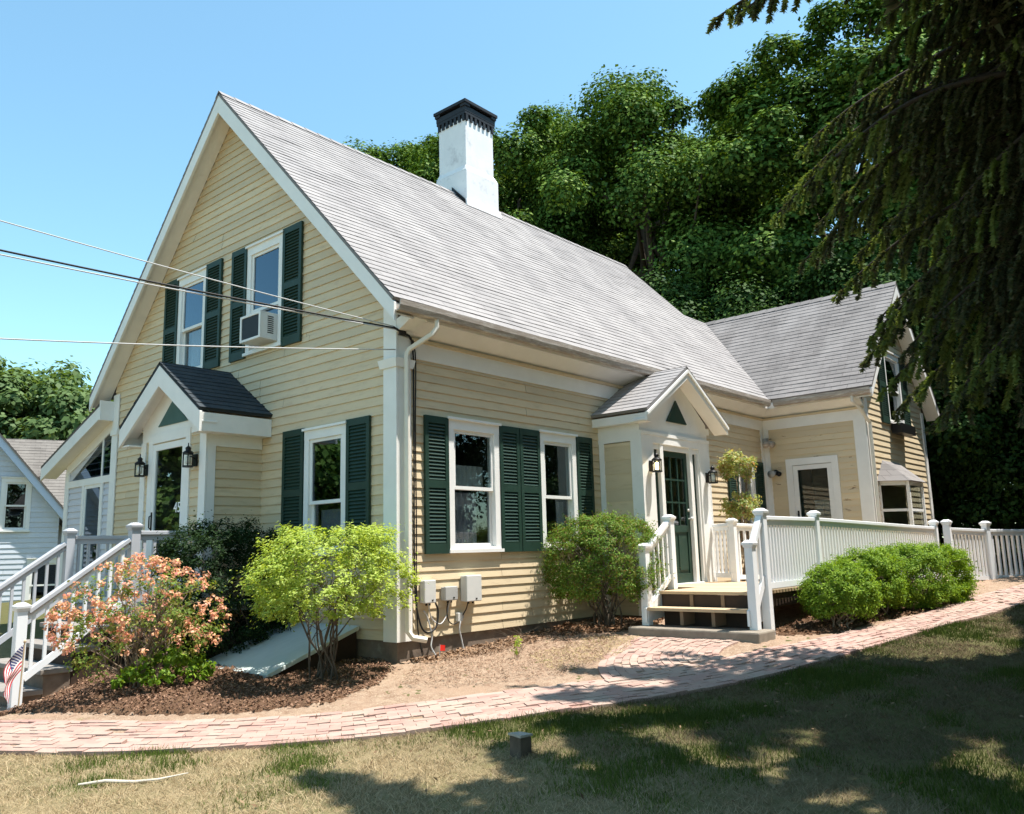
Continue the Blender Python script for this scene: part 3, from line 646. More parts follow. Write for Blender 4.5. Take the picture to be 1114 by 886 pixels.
m = MB(); m.fprism(F_pf, [(pxr-.30, 2.80), (pxr+.30, 2.80), (pxr, 3.15)], .001, .022); v_ = m.build('gable_vent', M_green, house)
for sgn in (-1, 1):
    a0 = pxr+sgn*(pxr-xl)
    m = MB(); m.fprism(F_pf, [(a0, pe-.05), (pxr, pr_z-.05), (pxr, pr_z-.19), (a0, pe-.17)], .215, .247); m.fprism(F_pf, [(a0, pe-.052), (pxr, pr_z-.052), (pxr, pr_z-.095), (a0, pe-.095)], .248, .272); m.build('fascia', M_white, house)
    m = MB(); m.fprism(F_pf, [(a0, pe-.14), (pxr, pr_z-.14), (pxr, pr_z-.16), (a0, pe-.16)], .002, .214); m.build('soffit', M_white, house)
m = MB(); m.fbox(F_pl, PY-.2, 0, .0, .16, 2.70, 2.82); m.fbox(F_pl, PY+.001, 0, .0, .019, 2.46, 2.70); m.build('frieze_board', M_white, house)
m = MB(); m.fbox(F_pr, PY-.002, 0, .0, .10, 2.70, 2.80); m.fbox(F_pr, PY+.001, 0, .0, .019, 2.46, 2.70); m.build('frieze_board', M_white, house)
m = MB()
m.fbox(F_pf, PX0+.002, PX0+.30, -.04, .022, .38, 2.55); m.fbox(F_pf, PX1-.30, PX1-.002, -.04, .022, .38, 2.55)
m.fbox(F_pl, PY-.026, PY+.16, -.0015, .022, 0, 2.547); m.fbox(F_pr, PY-.026, PY+.16, -.0015, .022, 0, 2.547); m.fbox(F_pl, -.10, -.017, .001, .02, 0, 2.46)
m.fbox(F_pf, PX0+.30, PX1-.30, -.04, .02, 2.44, 2.55)
m.build('corner_board', M_white, house)
# door frame: sidelights and door in the opening PX0+.30 .. PX1-.30 (z .39 .. 2.44)
A0, A1 = PX0+.30, PX1-.30; dz = .40
D0, D1 = 4.55, 5.33
m = MB(); m.fbox(F_pf, A0, A0+.05, -.12, .0, dz, 2.44); m.fbox(F_pf, A1-.05, A1, -.12, .0, dz, 2.44); m.fbox(F_pf, D0-.09, D0, -.12, .012, dz, 2.44); m.fbox(F_pf, D1, D1+.09, -.12, .012, dz, 2.44); m.fbox(F_pf, A0+.05, A1-.05, -.12, -.005, 2.36, 2.44); m.fbox(F_pf, A0, A1, -.12, .03, dz-.05, dz)
m.build('door_frame', M_white, house)
def lite_door(fr, a0, a1, z0, z1, zlite, cols, rows, name, mat, knob=None):
    m = MB(); st = .085 if a1-a0 > .5 else .04
    m.fbox(fr, a0, a0+st, -.085, -.045, z0, z1); m.fbox(fr, a1-st, a1, -.085, -.045, z0, z1); m.fbox(fr, a0+st, a1-st, -.085, -.045, z1-st, z1)
    m.fbox(fr, a0+st, a1-st, -.085, -.045, zlite-.1, zlite); m.fbox(fr, a0+st, a1-st, -.085, -.045, z0, z0+.14)
    m.fbox(fr, a0+st, a1-st, -.08, -.065, z0+.14, zlite-.1)
    if a1-a0 > .5:
        w_ = (a1-a0-2*st)
        for k in range(2): m.fbox(fr, a0+st+.03+k*w_/2, a0+st+w_/2-.03+k*w_/2+0.0, -.065, -.052, z0+.19, zlite-.15)
    for k in range(1, cols): a = a0+st+(a1-a0-2*st)*k/cols; m.fbox(fr, a-.012, a+.012, -.08, -.05, zlite, z1-st)
    for k in range(1, rows): z = zlite+(z1-st-zlite)*k/rows; m.fbox(fr, a0+st, a1-st, -.079, -.051, z-.012, z+.012)
    d = m.build(name, mat, house)
    MB().fbox(fr, a0+st, a1-st, -.068, -.062, zlite, z1-st).build('pane', M_glass, d)
    if knob is not None:
        kk = MB(); a = knob; kk.tube([fr(a, -.045, z0+.95), fr(a, 0, z0+.95)], .012, 8); kk.tube([fr(a, -.005, z0+.95), fr(a, .01, z0+.95), fr(a, .03, z0+.95), fr(a, .035, z0+.95)], [.02, .03, .028, .01], 10); kk.tube([fr(a, -.045, z0+1.08), fr(a, -.03, z0+1.08)], .022, 10); kk.build('handle', M_lgrey, d, smooth=True)
    return d
lite_door(F_pf, D0, D1, dz, 2.36, 1.25, 3, 3, 'door', M_green, D1-.045)
lite_door(F_pf, A0+.05, D0-.09, dz, 2.36, 1.25, 1, 3, 'sidelight', M_green); lite_door(F_pf, D1+.09, A1-.05, dz, 2.36, 1.25, 1, 3, 'sidelight', M_green)
m = MB(); m.box(PX0+.02, PX1-.02, PY+.2, -.02, .30, .36); m.build('porch_floor', M_inner, house)
# ---- street entry
ee = 2.80; er_z = 3.56; eyr = (EY0+EY1)/2; eo = .24; esl = (er_z-ee)/(eyr-EY0+eo); en = math.sqrt(1+esl*esl)
for sgn, sd in ((1, 31), (-1, 32)):
    y0 = EY0-eo if sgn == 1 else EY1+eo
    roof_plane('entry_roof', (EXF-.25, y0, ee), (1, 0, 0), (0, sgn, esl), [(0, 0), (1.05, 0), (1.05, (eyr-EY0+eo)*en), (0, (eyr-EY0+eo)*en)], M_roofdark, house, seed=sd)
    aE = y0
    m = MB(); m.fprism(F_ef, [(aE, ee-.05), (eyr, er_z-.05), (eyr, er_z-.33), (aE, ee-.30)], .212, .247); m.build('fascia', M_white, house)
    m = MB(); m.fprism(F_ef, [(aE, ee-.16), (eyr, er_z-.16), (eyr, er_z-.18), (aE, ee-.18)], .002, .211); m.build('soffit', M_white, house)
    m = MB(); ya, yb = (EY0-eo+.01, EY0-eo+.04) if sgn == 1 else (EY1+eo-.04, EY1+eo-.01)
    m.box(EXF-.21, -.016, ya, yb, ee-.29, ee-.055); m.build('fascia', M_white, house)
    m = MB(); y2, y3 = (EY0-eo+.04, EY0) if sgn == 1 else (EY1, EY1+eo-.04)
    m.box(EXF-.21, -.016, y2, y3, ee-.29, ee-.27); m.build('soffit', M_white, house)
clap('entry_wall', F_er, [(EXF, 0), (-.0, 0), (-.0, 2.36), (EXF, 2.36)], [], M_siding, house, seed=33)
clap('entry_wall', lambda a, n, z: (a, EY1+n, z), [(EXF, 0), (0, 0), (0, 2.5), (EXF, 2.5)], [], M_siding, house, seed=34)
ED0, ED1, EDZ0, EDZ1 = 3.22, 4.12, .42, 2.50
clap('entry_wall', F_ef, [(EY0, 0), (EY1, 0), (EY1, 2.56), (EY0, 2.56)], [(ED0, ED1, EDZ0, EDZ1)], M_siding, house, seed=35)
m = MB(); m.fprism(F_ef, [(EY0, 2.56), (EY1, 2.56), (EY1, ee+.02), (eyr, er_z-.12), (EY0, ee+.02)], -.02, .018); m.build('pediment', M_white, house)
m = MB(); m.fprism(F_ef, [(eyr-.40, 2.74), (eyr+.40, 2.74), (eyr, 3.08)], .019, .034); m.build('gable_vent', M_louver, house)
m = MB(); m.fbox(F_ef, EY0-.02, EY0+.14, .001, .024, 0, 2.56); m.fbox(F_er, EXF+.002, EXF+.11, .001, .022, 0, 2.36); m.build('corner_board', M_white, house); MB().fbox(F_ef, EY1-.12, EY1+.02, .001, .024, 0, 2.56).build('corner_board', M_white, house)
m = MB(); m.fbox(F_er, EXF+.002, -.016, .001, .02, 2.36, 2.53); m.build('frieze_board', M_white, house)
m = MB(); m.fbox(F_ef, ED0-.12, ED0, -.05, .03, EDZ0-.02, EDZ1+.02); m.fbox(F_ef, ED1, ED1+.12, -.05, .03, EDZ0-.02, EDZ1+.02); m.fbox(F_ef, ED0-.12, ED1+.12, -.05, .032, EDZ1+.02, EDZ1+.14); m.build('door_frame', M_white, house)
def storm_door(fr, a0, a1, z0, z1, bot=.25, handle_side=1, mat=M_white):
    m = MB(); st = .085; m.fbox(fr, a0, a0+st, -.01, .025, z0, z1); m.fbox(fr, a1-st, a1, -.01, .025, z0, z1); m.fbox(fr, a0+st, a1-st, -.01, .025, z1-st, z1); m.fbox(fr, a0+st, a1-st, -.01, .025, z0, z0+bot)
    d = m.build('door', mat, house); MB().fbox(fr, a0+st, a1-st, .004, .009, z0+bot, z1-st).build('pane', M_glass, d)
    a = a1-.045 if handle_side == 1 else a0+.045
    h = MB(); h.tube([fr(a, .025, z0+.93), fr(a, .06, z0+.95), fr(a, .06, z0+1.10), fr(a, .025, z0+1.12)], .009, 8); h.fbox(fr, a-.018, a+.018, .025, .032, z0+.9, z0+1.16); h.build('handle', M_iron, d)
    b = MB(); b.fbox(fr, a0+.02, a1-.02, -.9, -.88, z0, z1); b.fbox(fr, a0-.02, a0, -.9, -.06, z0, z1); b.fbox(fr, a1, a1+.02, -.9, -.06, z0, z1); b.build('room_lining', M_inner, d)
    return d
ed = storm_door(F_ef, ED0, ED1, EDZ0, EDZ1, bot=.5)
def text_mesh(s, size, mat, parent, name, place, extr=.002):
    c = bpy.data.curves.new(name, 'FONT'); c.body = s; c.size = size; c.extrude = extr; c.align_x = 'CENTER'
    t = bpy.data.objects.new('tmp', c); COL.objects.link(t); dg = bpy.context.evaluated_depsgraph_get(); dg.update()
    me = bpy.data.meshes.new_from_object(t.evaluated_get(dg)); bpy.data.objects.remove(t)
    o0 = WLOC[parent.name]
    for v in me.vertices:
        p = Vector(place(v.co.x, v.co.y, v.co.z)); v.co = p-o0
    me.name = name; me.materials.clear(); me.materials.append(mat)
    return link_mesh(name, me, parent)
text_mesh('45', .19, M_white_dec, ed, 'house_number', lambda x, y, z: F_ef(3.40-x, .014+z, 1.55+y))
text_mesh('4', .17, M_iron, house, 'house_number', lambda x, y, z: F_ef(4.20-x, .024+z, 1.66+y))
# ---- door on the wing
m = MB(); m.fbox(F_ellw, -1.46, -1.33, -.05, .034, .35, 2.44); m.fbox(F_ellw, -.57, -.44, -.05, .034, .35, 2.44); m.fbox(F_ellw, -1.46, -.44, -.05, .036, 2.44, 2.57); m.build('door_frame', M_white, house)
wd = storm_door(F_ellw, -1.325, -.575, .40, 2.43, bot=.2)
m = MB(); 
for k in range(4): a = -1.2+k*.13; m.fbox(F_ellw, a-.012, a+.012, -.40, -.38, .6, 1.75)
for k in range(6): z = .65+k*.22; m.fbox(F_ellw, -1.24, -.78, -.405, -.385, z-.012, z+.012)
m.fbox(F_ellw, -1.24, -.78, -.43, -.42, .6, 1.75); m.build('lattice_curtain', M_lace, wd)
# ---- bay window on the wing gable
bx0, bx1, bz0, bz1, bd = 10.15, 11.85, .85, 2.05, .42
pts = [(bx0, 0), (bx0+.42, bd), (bx1-.42, bd), (bx1, 0)]
m = MB()
for (a0, n0), (a1, n1) in zip(pts, pts[1:]):
    for zz0, zz1 in ((bz0-.3, bz0+.05), (bz1-.08, bz1)):
        m.add([F_ellg(a0, n0, zz0), F_ellg(a1, n1, zz0), F_ellg(a1, n1, zz1), F_ellg(a0, n0, zz1)], [(0, 1, 2, 3)])
    for t0, t1 in ((0, .09), (.91, 1)):
        p0 = [a0+(a1-a0)*t0, n0+(n1-n0)*t0]; p1 = [a0+(a1-a0)*t1, n0+(n1-n0)*t1]
        m.add([F_ellg(p0[0], p0[1], bz0), F_ellg(p1[0], p1[1], bz0), F_ellg(p1[0], p1[1], bz1), F_ellg(p0[0], p0[1], bz1)], [(0, 1, 2, 3)])
    m.add([F_ellg(a0, n0+.003, 1.48), F_ellg(a1, n1+.003, 1.48), F_ellg(a1, n1+.003, 1.53), F_ellg(a0, n0+.003, 1.53)], [(0, 1, 2, 3)])
for a, n in pts[1:3]: m.fbox(F_ellg, a-.03, a+.03, n-.03, n+.02, bz0-.3, bz1)
bay = m.build('bay_window', M_white, house)
m = MB()
for (a0, n0), (a1, n1) in zip(pts, pts[1:]):
    m.add([F_ellg(a0, n0-.02, bz0), F_ellg(a1, n1-.02, bz0), F_ellg(a1, n1-.02, bz1), F_ellg(a0, n0-.02, bz1)], [(0, 1, 2, 3)])
m.build('pane', M_glass, bay)
m = MB(); o = .08; e = [F_ellg(bx0-o, 0, bz1), F_ellg(bx0+.42-o*.4, bd+o, bz1), F_ellg(bx1-.42+o*.4, bd+o, bz1), F_ellg(bx1+o, 0, bz1)]; t = [F_ellg(bx0+.35, .01, bz1+.42), F_ellg(bx1-.35, .01, bz1+.42)]
m.add(e+t, [(0, 1, 4), (1, 2, 5, 4), (2, 3, 5)], [(0, 0), (.5, 0), (1.4, 0), (1.9, 0), (.4, .5), (1.4, .5)]); m.add(e, [(0, 1, 2, 3)]); m.build('bay_roof', M_roof2, bay)
# ---- lean-to on the far side of the street gable
LY0, LY1 = W+.02, 9.25; lsl = .36
def lz(y): return 3.60-lsl*(y-7.3)
F_lt = lambda a, n, z: (.05-n, a, z)
lop = [(7.75, 8.42, .35, 2.28), (7.55, 8.75, 2.40, 2.86)]
clap('lean_to_wall', F_lt, [(LY0, 0), (LY1, 0), (LY1, lz(LY1)-.22), (LY0, lz(LY0)-.22)], [lop[0]], M_lean, house, seed=41)
MB().add([(.05, LY1, 0), (6, LY1, 0), (6, LY1, lz(LY1)-.2), (.05, LY1, lz(LY1)-.2)], [(0, 1, 2, 3)]).build('lean_to_wall', M_lean, house)
roof_plane('lean_to_roof', (-.25, 9.75, lz(9.75)), (1, 0, 0), (0, -1, lsl), [(0, 0), (6, 0), (6, 2.45*math.sqrt(1+lsl**2)), (0, 2.45*math.sqrt(1+lsl**2))], M_roofbrown, house, seed=42)
m = MB(); m.fprism(F_lt, [(LY0, lz(LY0)-.04), (9.75, lz(9.75)-.04), (9.75, lz(9.75)-.26), (LY0, lz(LY0)-.26)], .26, .296); m.build('fascia', M_white, house)
m = MB(); m.fprism(F_lt, [(LY0, lz(LY0)-.2), (9.75, lz(9.75)-.2), (9.75, lz(9.75)-.22), (LY0, lz(LY0)-.22)], .016, .259); m.build('soffit', M_white, house)
m = MB(); m.fbox(F_lt, LY0-.035, LY0-.001, .03, .315, lz(LY0)-.30, lz(LY0)+.035); m.build('end_board', M_white, house)
m = MB(); m.fprism(F_lt, [(LY0, lz(LY0)-.22), (LY1, lz(LY1)-.22), (LY1, lz(LY1)-.40), (LY0, lz(LY0)-.40)], .012, .034); m.fbox(F_lt, LY0, LY1, .012, .036, 2.28, 2.40); m.fbox(F_lt, LY1-.14, LY1+.02, .012, .035, 0, lz(LY1)-.35)
m.fbox(F_lt, 7.66, 7.75, .012, .034, .3, 2.28); m.fbox(F_lt, 8.42, 8.51, .012, .034, .3, 2.28); m.fbox(F_lt, 7.72, 7.77, .012, .03, 2.40, lz(7.75)-.38); m.build('door_frame', M_white, house)
m = MB(); m.fbox(F_lt, 7.80, 8.37, .0, .006, .8, 2.22); m.fprism(F_lt, [(LY0+.15, 2.41), (7.72, 2.41), (7.72, lz(7.72)-.40), (LY0+.15, lz(LY0+.15)-.40)], .013, .018); m.fprism(F_lt, [(7.77, 2.41), (9.0, 2.41), (7.77, lz(7.77)-.40)], .013, .018); m.build('transom_pane', M_glassblue, house)
m = MB(); m.fbox(F_lt, 7.75, 7.80, -.02, .02, .35, 2.28); m.fbox(F_lt, 8.37, 8.42, -.02, .02, .35, 2.28); m.fbox(F_lt, 7.80, 8.37, -.02, .02, 2.22, 2.28); m.fbox(F_lt, 7.80, 8.37, -.02, .02, .35, .8); m.build('door', M_white, house)
MB().fbox(F_lt, 7.7, 8.5, -.6, -.58, .2, 2.4).build('room_lining', M_inner, house)

# ------------------------------------------------------------------ lanterns
def lantern(fr, a, z, label, lit=False, finial=True, s=.86):
    root = empty('lantern', fr(a, 0.02, z), label, 'wall lamp', 'carriage lanterns beside the doors')
    c = Vector(fr(a, .15*s, z)); m = MB()
    m.fbox(fr, a-.05*s, a+.05*s, .02, .04, z-.09*s, z+.09*s); m.tube([fr(a, .04, z+.02*s), fr(a, .09*s, z+.05*s), fr(a, .13*s, z+.05*s)], .011*s, 6); m.build('backplate', M_iron, root)
    m = MB(); n = 6; R = .075*s
    ang = [2*math.pi*k/n for k in range(n)]
    for k in range(n):
        p = c+Vector((math.cos(ang[k])*R, math.sin(ang[k])*R, -.10*s)); q = c+Vector((math.cos(ang[k])*R, math.sin(ang[k])*R, .09*s)); m.beam(p, q, .011*s, .011*s)
    for zz in (-.10, .09): m.lathe(c+Vector((0, 0, zz*s)), [(0, -.012*s), (R*1.12, -.012*s), (R*1.12, .012*s), (0, .012*s)], n)
    m.build('cage', M_iron, root)
    m = MB(); m.lathe(c, [(R*1.15, .10*s), (R*.72, .13*s), (R*.5, .135*s), (R*.5, .165*s), (R*.62, .175*s), (R*.3, .195*s), (.008*s, .21*s), (.008*s, .25*s if finial else .213*s), (0, .255*s)], 12); m.build('cap', M_iron, root, smooth=True)
    m = MB(); m.lathe(c, [(R*.93, -.088*s), (R*.93, .078*s)], 6); m.build('lamp_glass', M_lampglass, root)
    m = MB(); m.lathe(c, [(0, -.07*s), (.035*s, -.06*s), (.04*s, 0), (.03*s, .05*s), (0, .06*s)], 10); m.build('bulb', M_bulb if lit else M_frost, root, smooth=True)
    return root
lantern(F_ef, 4.27, 2.17, 'black lantern left of the glass storm door, above the black number 4')
lantern(F_ef, 2.95, 2.19, 'black lantern right of the glass storm door, beside the white entry corner board')
lantern(F_pf, PX0+.20, 2.09, 'lit black lantern glowing yellow on the white post left of the green door', lit=True, finial=True)
lantern(F_pf, PX1-.10, 2.0, 'unlit small black lantern on the white post right of the green door', finial=False)
# floodlights
root = empty('floodlight', F_ellw(-.23, .02, 2.31), 'round dark floodlight on the peeling cream wall beside the wing door', 'wall lamp')
m = MB(); m.tube([F_ellw(-.23, .016, 2.33), F_ellw(-.23, .05, 2.33)], .055, 14); m.build('base_plate', M_iron, root)
m = MB(); m.tube([F_ellw(-.23, .05, 2.33), F_ellw(-.21, .12, 2.31), F_ellw(-.19, .2, 2.29)], [.03, .05, .075], 14); m.build('lamp_head', M_grey, root, smooth=True)
m = MB(); m.tube([F_ellw(-.26, .05, 2.33), F_ellw(-.33, .12, 2.29)], [.025, .05], 12); m.build('lamp_head', M_iron, root, smooth=True)
root = empty('floodlight', (L-.06, -.06, 2.93), 'double grey floodlight high in the inner corner of the two walls', 'wall lamp')
m = MB(); m.box(L-.15, L-.05, -.15, -.05, 2.90, 3.02); m.build('junction_box', M_grey, root, bevel=.01)
for dx_, dy_ in ((-.16, -.06), (-.05, -.16)):
    m = MB(); m.tube([(L-.10, -.10, 2.95), (L-.10+dx_*.5, -.10+dy_*.5, 2.92), (L-.10+dx_, -.10+dy_, 2.87)], [.03, .05, .07], 12); m.build('lamp_head', M_gutter, root, smooth=True)
# ------------------------------------------------------------------ air conditioner in the upper window
root = empty('air_conditioner', F_gable(2.72, .03, 3.84), 'white air conditioner sticking out of the upstairs gable window', 'air conditioner')
a0, a1, z0, z1 = 2.45, 2.95, 3.83, 4.20
m = MB(); m.fbox(F_gable, a0, a1, -.25, .24, z0, z0+.02); m.fbox(F_gable, a0, a1, -.25, .24, z1-.02, z1); m.fbox(F_gable, a0, a0+.02, .15, .24, z0+.02, z1-.02); m.fbox(F_gable, a1-.02, a1, .15, .24, z0+.02, z1-.02)
m.fbox(F_gable, a0, a0+.02, -.25, .15, z0+.02, z1-.02); m.fbox(F_gable, a1-.02, a1, -.25, .15, z0+.02, z1-.02)
m.fbox(F_gable, a0, a0+.04, .24, .255, z0, z1); m.fbox(F_gable, a1-.04, a1, .24, .255, z0, z1); m.fbox(F_gable, a0+.04, a1-.04, .24, .255, z0, z0+.035); m.fbox(F_gable, a0+.04, a1-.04, .24, .255, z1-.035, z1)
m.build('cabinet', M_white, root, bevel=.004)
m = MB()
for k in range(26): a = a0+.045+(a1-a0-.09)*k/25; m.fbox(F_gable, a-.004, a+.004, .22, .245, z0+.035, z1-.035)
m.fbox(F_gable, a0+.03, a1-.03, .20, .22, z0+.03, z1-.03); m.build('coil_grille', pmat('dark_grille', (.05, .06, .07), None, 5, .5), root)
m = MB()
for k in range(9): z = z0+.08+k*.028; m.fbox(F_gable, a0-.003, a0, .05, .14, z, z+.014)
m.build('side_vent', M_iron, root)
# window box on the wing gable
root = empty('flower_box', F_ellg(11.65, .05, 3.05), 'dark empty flower box under the upstairs window of the wing', 'flower box')
m = MB(); m.fbox(F_ellg, 11.2, 12.1, .04, .24, 3.05, 3.07); m.fbox(F_ellg, 11.2, 12.1, .22, .24, 3.07, 3.24); m.fbox(F_ellg, 11.2, 12.1, .04, .06, 3.07, 3.24); m.fbox(F_ellg, 11.2, 11.22, .06, .22, 3.07, 3.24); m.fbox(F_ellg, 12.08, 12.1, .06, .22, 3.07, 3.24); m.build('box', M_iron, root)
m = MB(); m.fbox(F_ellg, 11.22, 12.08, .06, .22, 3.07, 3.2); m.build('soil', M_mulch, root)

# ------------------------------------------------------------------ utility boxes and cables on the side wall
def ubox(a0, a1, z0, z1, d, label, mat, lid=True):
    root = empty('utility_box', F_side((a0+a1)/2, .018, z0), label, 'utility box', 'utility boxes low on the side wall')
    m = MB(); m.fbox(F_side, a0, a1, .018, .018+d*.55, z0, z1); m.build('back_box', mat, root, bevel=.006)
    m = MB(); m.fbox(F_side, a0-.004, a1+.004, .018+d*.55, .018+d, z0-.004, z1+.006); c = m.build('cover', mat, root, bevel=.01)
    m = MB(); m.fbox(F_side, (a0+a1)/2+.02, (a0+a1)/2+.045, .018+d, .022+d, z0+.02, z0+.035); m.build('screw', M_iron, root)
    for q in (.35, .65): MB().tube([F_side(a0+(a1-a0)*q, .06, z0), F_side(a0+(a1-a0)*q, .06, z0-.03)], .012, 8).build('cable_gland', M_iron, root)
ubox(.32, .49, .385, .63, .085, 'slim grey utility box nearest the downspout', M_lgrey)
ubox(.645, .84, .395, .545, .085, 'smallest grey utility box, in the middle of the row', M_grey)
ubox(.97, 1.22, .365, .66, .11, 'largest pale utility box, farthest from the downspout', M_lgrey)
root = empty('junction_box', F_side(.93, .02, .16), 'little grey junction box near the foundation below the utility boxes', 'junction box')
MB().fbox(F_side, .88, .96, .018, .06, .14, .24).build('body', M_lgrey, root, bevel=.006); MB().fbox(F_side, .97, 1.0, .018, .04, .17, .22).build('bracket', M_grey, root)
def cable(pts, r, label, mat=M_cable, group='cables on the side wall', n=6, name='cable', cat='cable'):
    P = catmull([tuple(p) for p in pts], 8); m = MB(); m.tube([tuple(p) for p in P], r, n)
    o = m.build(name, mat, None, loc=tuple(P[0]), smooth=True); return tag(o, label, cat, group)
cable([(.17, -.06, 3.42), (.215, -.05, 3.2), (.215, -.05, 2.9), (.22, -.045, 2.0), (.215, -.045, 1.2), (.22, -.045, .62), (.24, -.05, .35), (.30, -.07, .12), (.40, -.08, .06), (.52, -.07, .12), (.57, -.05, .28), (.52, -.06, .38)], .011, 'thick black cable running down the wall beside the downspout to the slim utility box')
cable([(.20, -.06, 3.40), (.25, -.05, 3.15), (.245, -.045, 2.4), (.25, -.045, 1.3), (.245, -.045, .7), (.25, -.05, .2), (.27, -.06, 0), (.3, -.07, -.14)], .008, 'thinner black cable running down the wall all the way to the ground')
cable([(.40, -.07, .38), (.44, -.06, .25), (.5, -.05, .18), (.6, -.06, .14), (.7, -.05, .22), (.74, -.05, .33), (.75, -.07, .39)], .007, 'pale cable looping from the slim box to the smallest box', M_wcable)
cable([(1.03, -.08, .36), (1.02, -.06, .28), (.96, -.05, .2), (.9, -.05, .14), (.8, -.05, .12), (.72, -.06, .18), (.7, -.06, .3), (.72, -.07, .39)], .007, 'black cable drooping from the largest box to the smallest box')
cable([(.92, -.06, .14), (.9, -.06, .05), (.93, -.06, -.05), (.96, -.07, -.2)], .009, 'pale cable dropping from the junction box into the ground', M_wcable)
cable([(.34, -.06, .3), (.40, -.055, .22), (.46, -.06, .02), (.44, -.07, -.1), (.5, -.1, -.22)], .009, 'pale bent conduit rising from the ground under the slim box', M_wcable)
# service wires from the street pole (out of the frame) to the corner of the house
def wire(P, r, label, mat, sag=.12, knot=True):
    a, b = Vector(P[0]), Vector(P[1]); pts = []
    for i in range(41):
        t = i/40; p = a.lerp(b, t); p.z -= sag*4*t*(1-t); pts.append(p)
    m = MB(); m.tube(pts, r, 6); o = m.build('service_wire', mat, None, loc=tuple(a), smooth=True)
    tag(o, label, 'wire', 'service wires to the corner of the house'); return o
def thru(A, px, k):  # straight line from the house end through a second point, extended
    A = Vector(A); return A, A+(Vector(px)-A)*k
def cpt(u, v, t):
    w = d_*907.6+rr*(u-557)-uu*(v-443); h = math.hypot(w.x, w.y); return CAM+w*(t/h)
for (ah, px, r, lab, mt, sg) in (((-.06, -.02, 3.52), (0, 225, 8.6), .006, 'thin pale service wire, highest of the wires crossing the gable', M_wcable, .10),
                            ((-.06, -.03, 3.50), (0, 257, 8.6), .010, 'thick black service wire under the topmost wire', M_cable, .10),
                            ((-.06, -.05, 3.48), (0, 262, 8.7), .007, 'pale messenger wire running along the thick black wire', M_wcable, .10),
                            ((-.06, -.05, 3.24), (0, 353, 8.6), .007, 'lowest pale service wire, crossing below the upstairs windows', M_wcable, .10)):
    A, B = thru(ah, cpt(*px), 2.6); wire((A, B), r, lab, mt, sg*1.4)
root = empty('wire_bracket', (-.05, -.06, 3.44), 'black clamp where the wires meet the corner of the house', 'bracket')
m = MB(); m.box(.0, .09, -.075, -.036, 3.43, 3.51); m.build('plate', M_iron, root, bevel=.01); m = MB(); m.tube([(-.09, -.05, 3.5), (0, -.07, 3.46), (.1, -.1, 3.42), (.2, -.08, 3.34)], .014, 8); m.build('clamp', M_iron, root, smooth=True)

# ------------------------------------------------------------------ railings
def post_mesh(h, w=.095, cap=True):
    m = MB(); m.box(-w/2, w/2, -w/2, w/2, 0, h-.07); return m
def add_post(x, y, z0, z1, root, mat, w=.095, rot=0):
    c, s = math.cos(rot), math.sin(rot)
    def R(dx, dy): return (x+c*dx-s*dy, y+s*dx+c*dy)
    def ring(h, z): return [(*R(-h, -h), z), (*R(h, -h), z), (*R(h, h), z), (*R(-h, h), z)]
    m = MB(); m.hexa(ring(w/2, z0)+ring(w/2, z1-.085)); p = m.build('post', mat, root, bevel=.004)
    m = MB(); m.hexa(ring(w/2+.008, z1-.085)+ring(w/2+.012, z1-.06)); m.hexa(ring(w/2+.020, z1-.06)+ring(w/2+.024, z1-.03)); m.hexa(ring(w/2+.018, z1-.03)+ring(w/2-.02, z1)); m.build('post_cap', mat, p, bevel=.003)
    return p
def rail_run(p, q, root, mat, bal=.105, top=.86, bot=.10, bw=.032, hand=(.085, .05), handmat=None):
    """p,q: floor points under the rail; adds handrail, bottom rail and separate balusters"""
    p, q = Vector(p), Vector(q); up = Vector((0, 0, 1))
    MB().beam(p+up*top, q+up*top, hand[0], hand[1]).build('handrail', handmat or mat, root, bevel=.008)
    MB().beam(p+up*(top-.055), q+up*(top-.055), .04, .06).build('rail', mat, root)
    MB().beam(p+up*bot, q+up*bot, .04, .07).build('rail', mat, root)
    n = max(1, int((q-p).xy.length/bal)); first = None; L_ = (q-p)
    d = L_.xy.normalized(); ang = math.atan2(d.y, d.x)
    h0 = bot+.03; h1 = top-.08; sl2 = L_.z/max(L_.xy.length, 1e-6)
    for i in range(n):
        c = p.lerp(q, (i+.5)/n)
        if first is None:
            m = MB(); e = bw/2
            bx = lambda h: [(-e, -e, h-e*sl2), (e, -e, h+e*sl2), (e, e, h+e*sl2), (-e, e, h-e*sl2)]
            m.hexa(bx(h0)+bx(h1)); me_o = m.build('baluster', mat, None); first = me_o.data; o = me_o
        else:
            o = bpy.data.objects.new('baluster', first); COL.objects.link(o)
        o.parent = root; o.location = c-Vector(WLOC[root.name]); o.rotation_euler = (0, 0, ang+random.gauss(0, .01)); WLOC[o.name] = Vector(c)
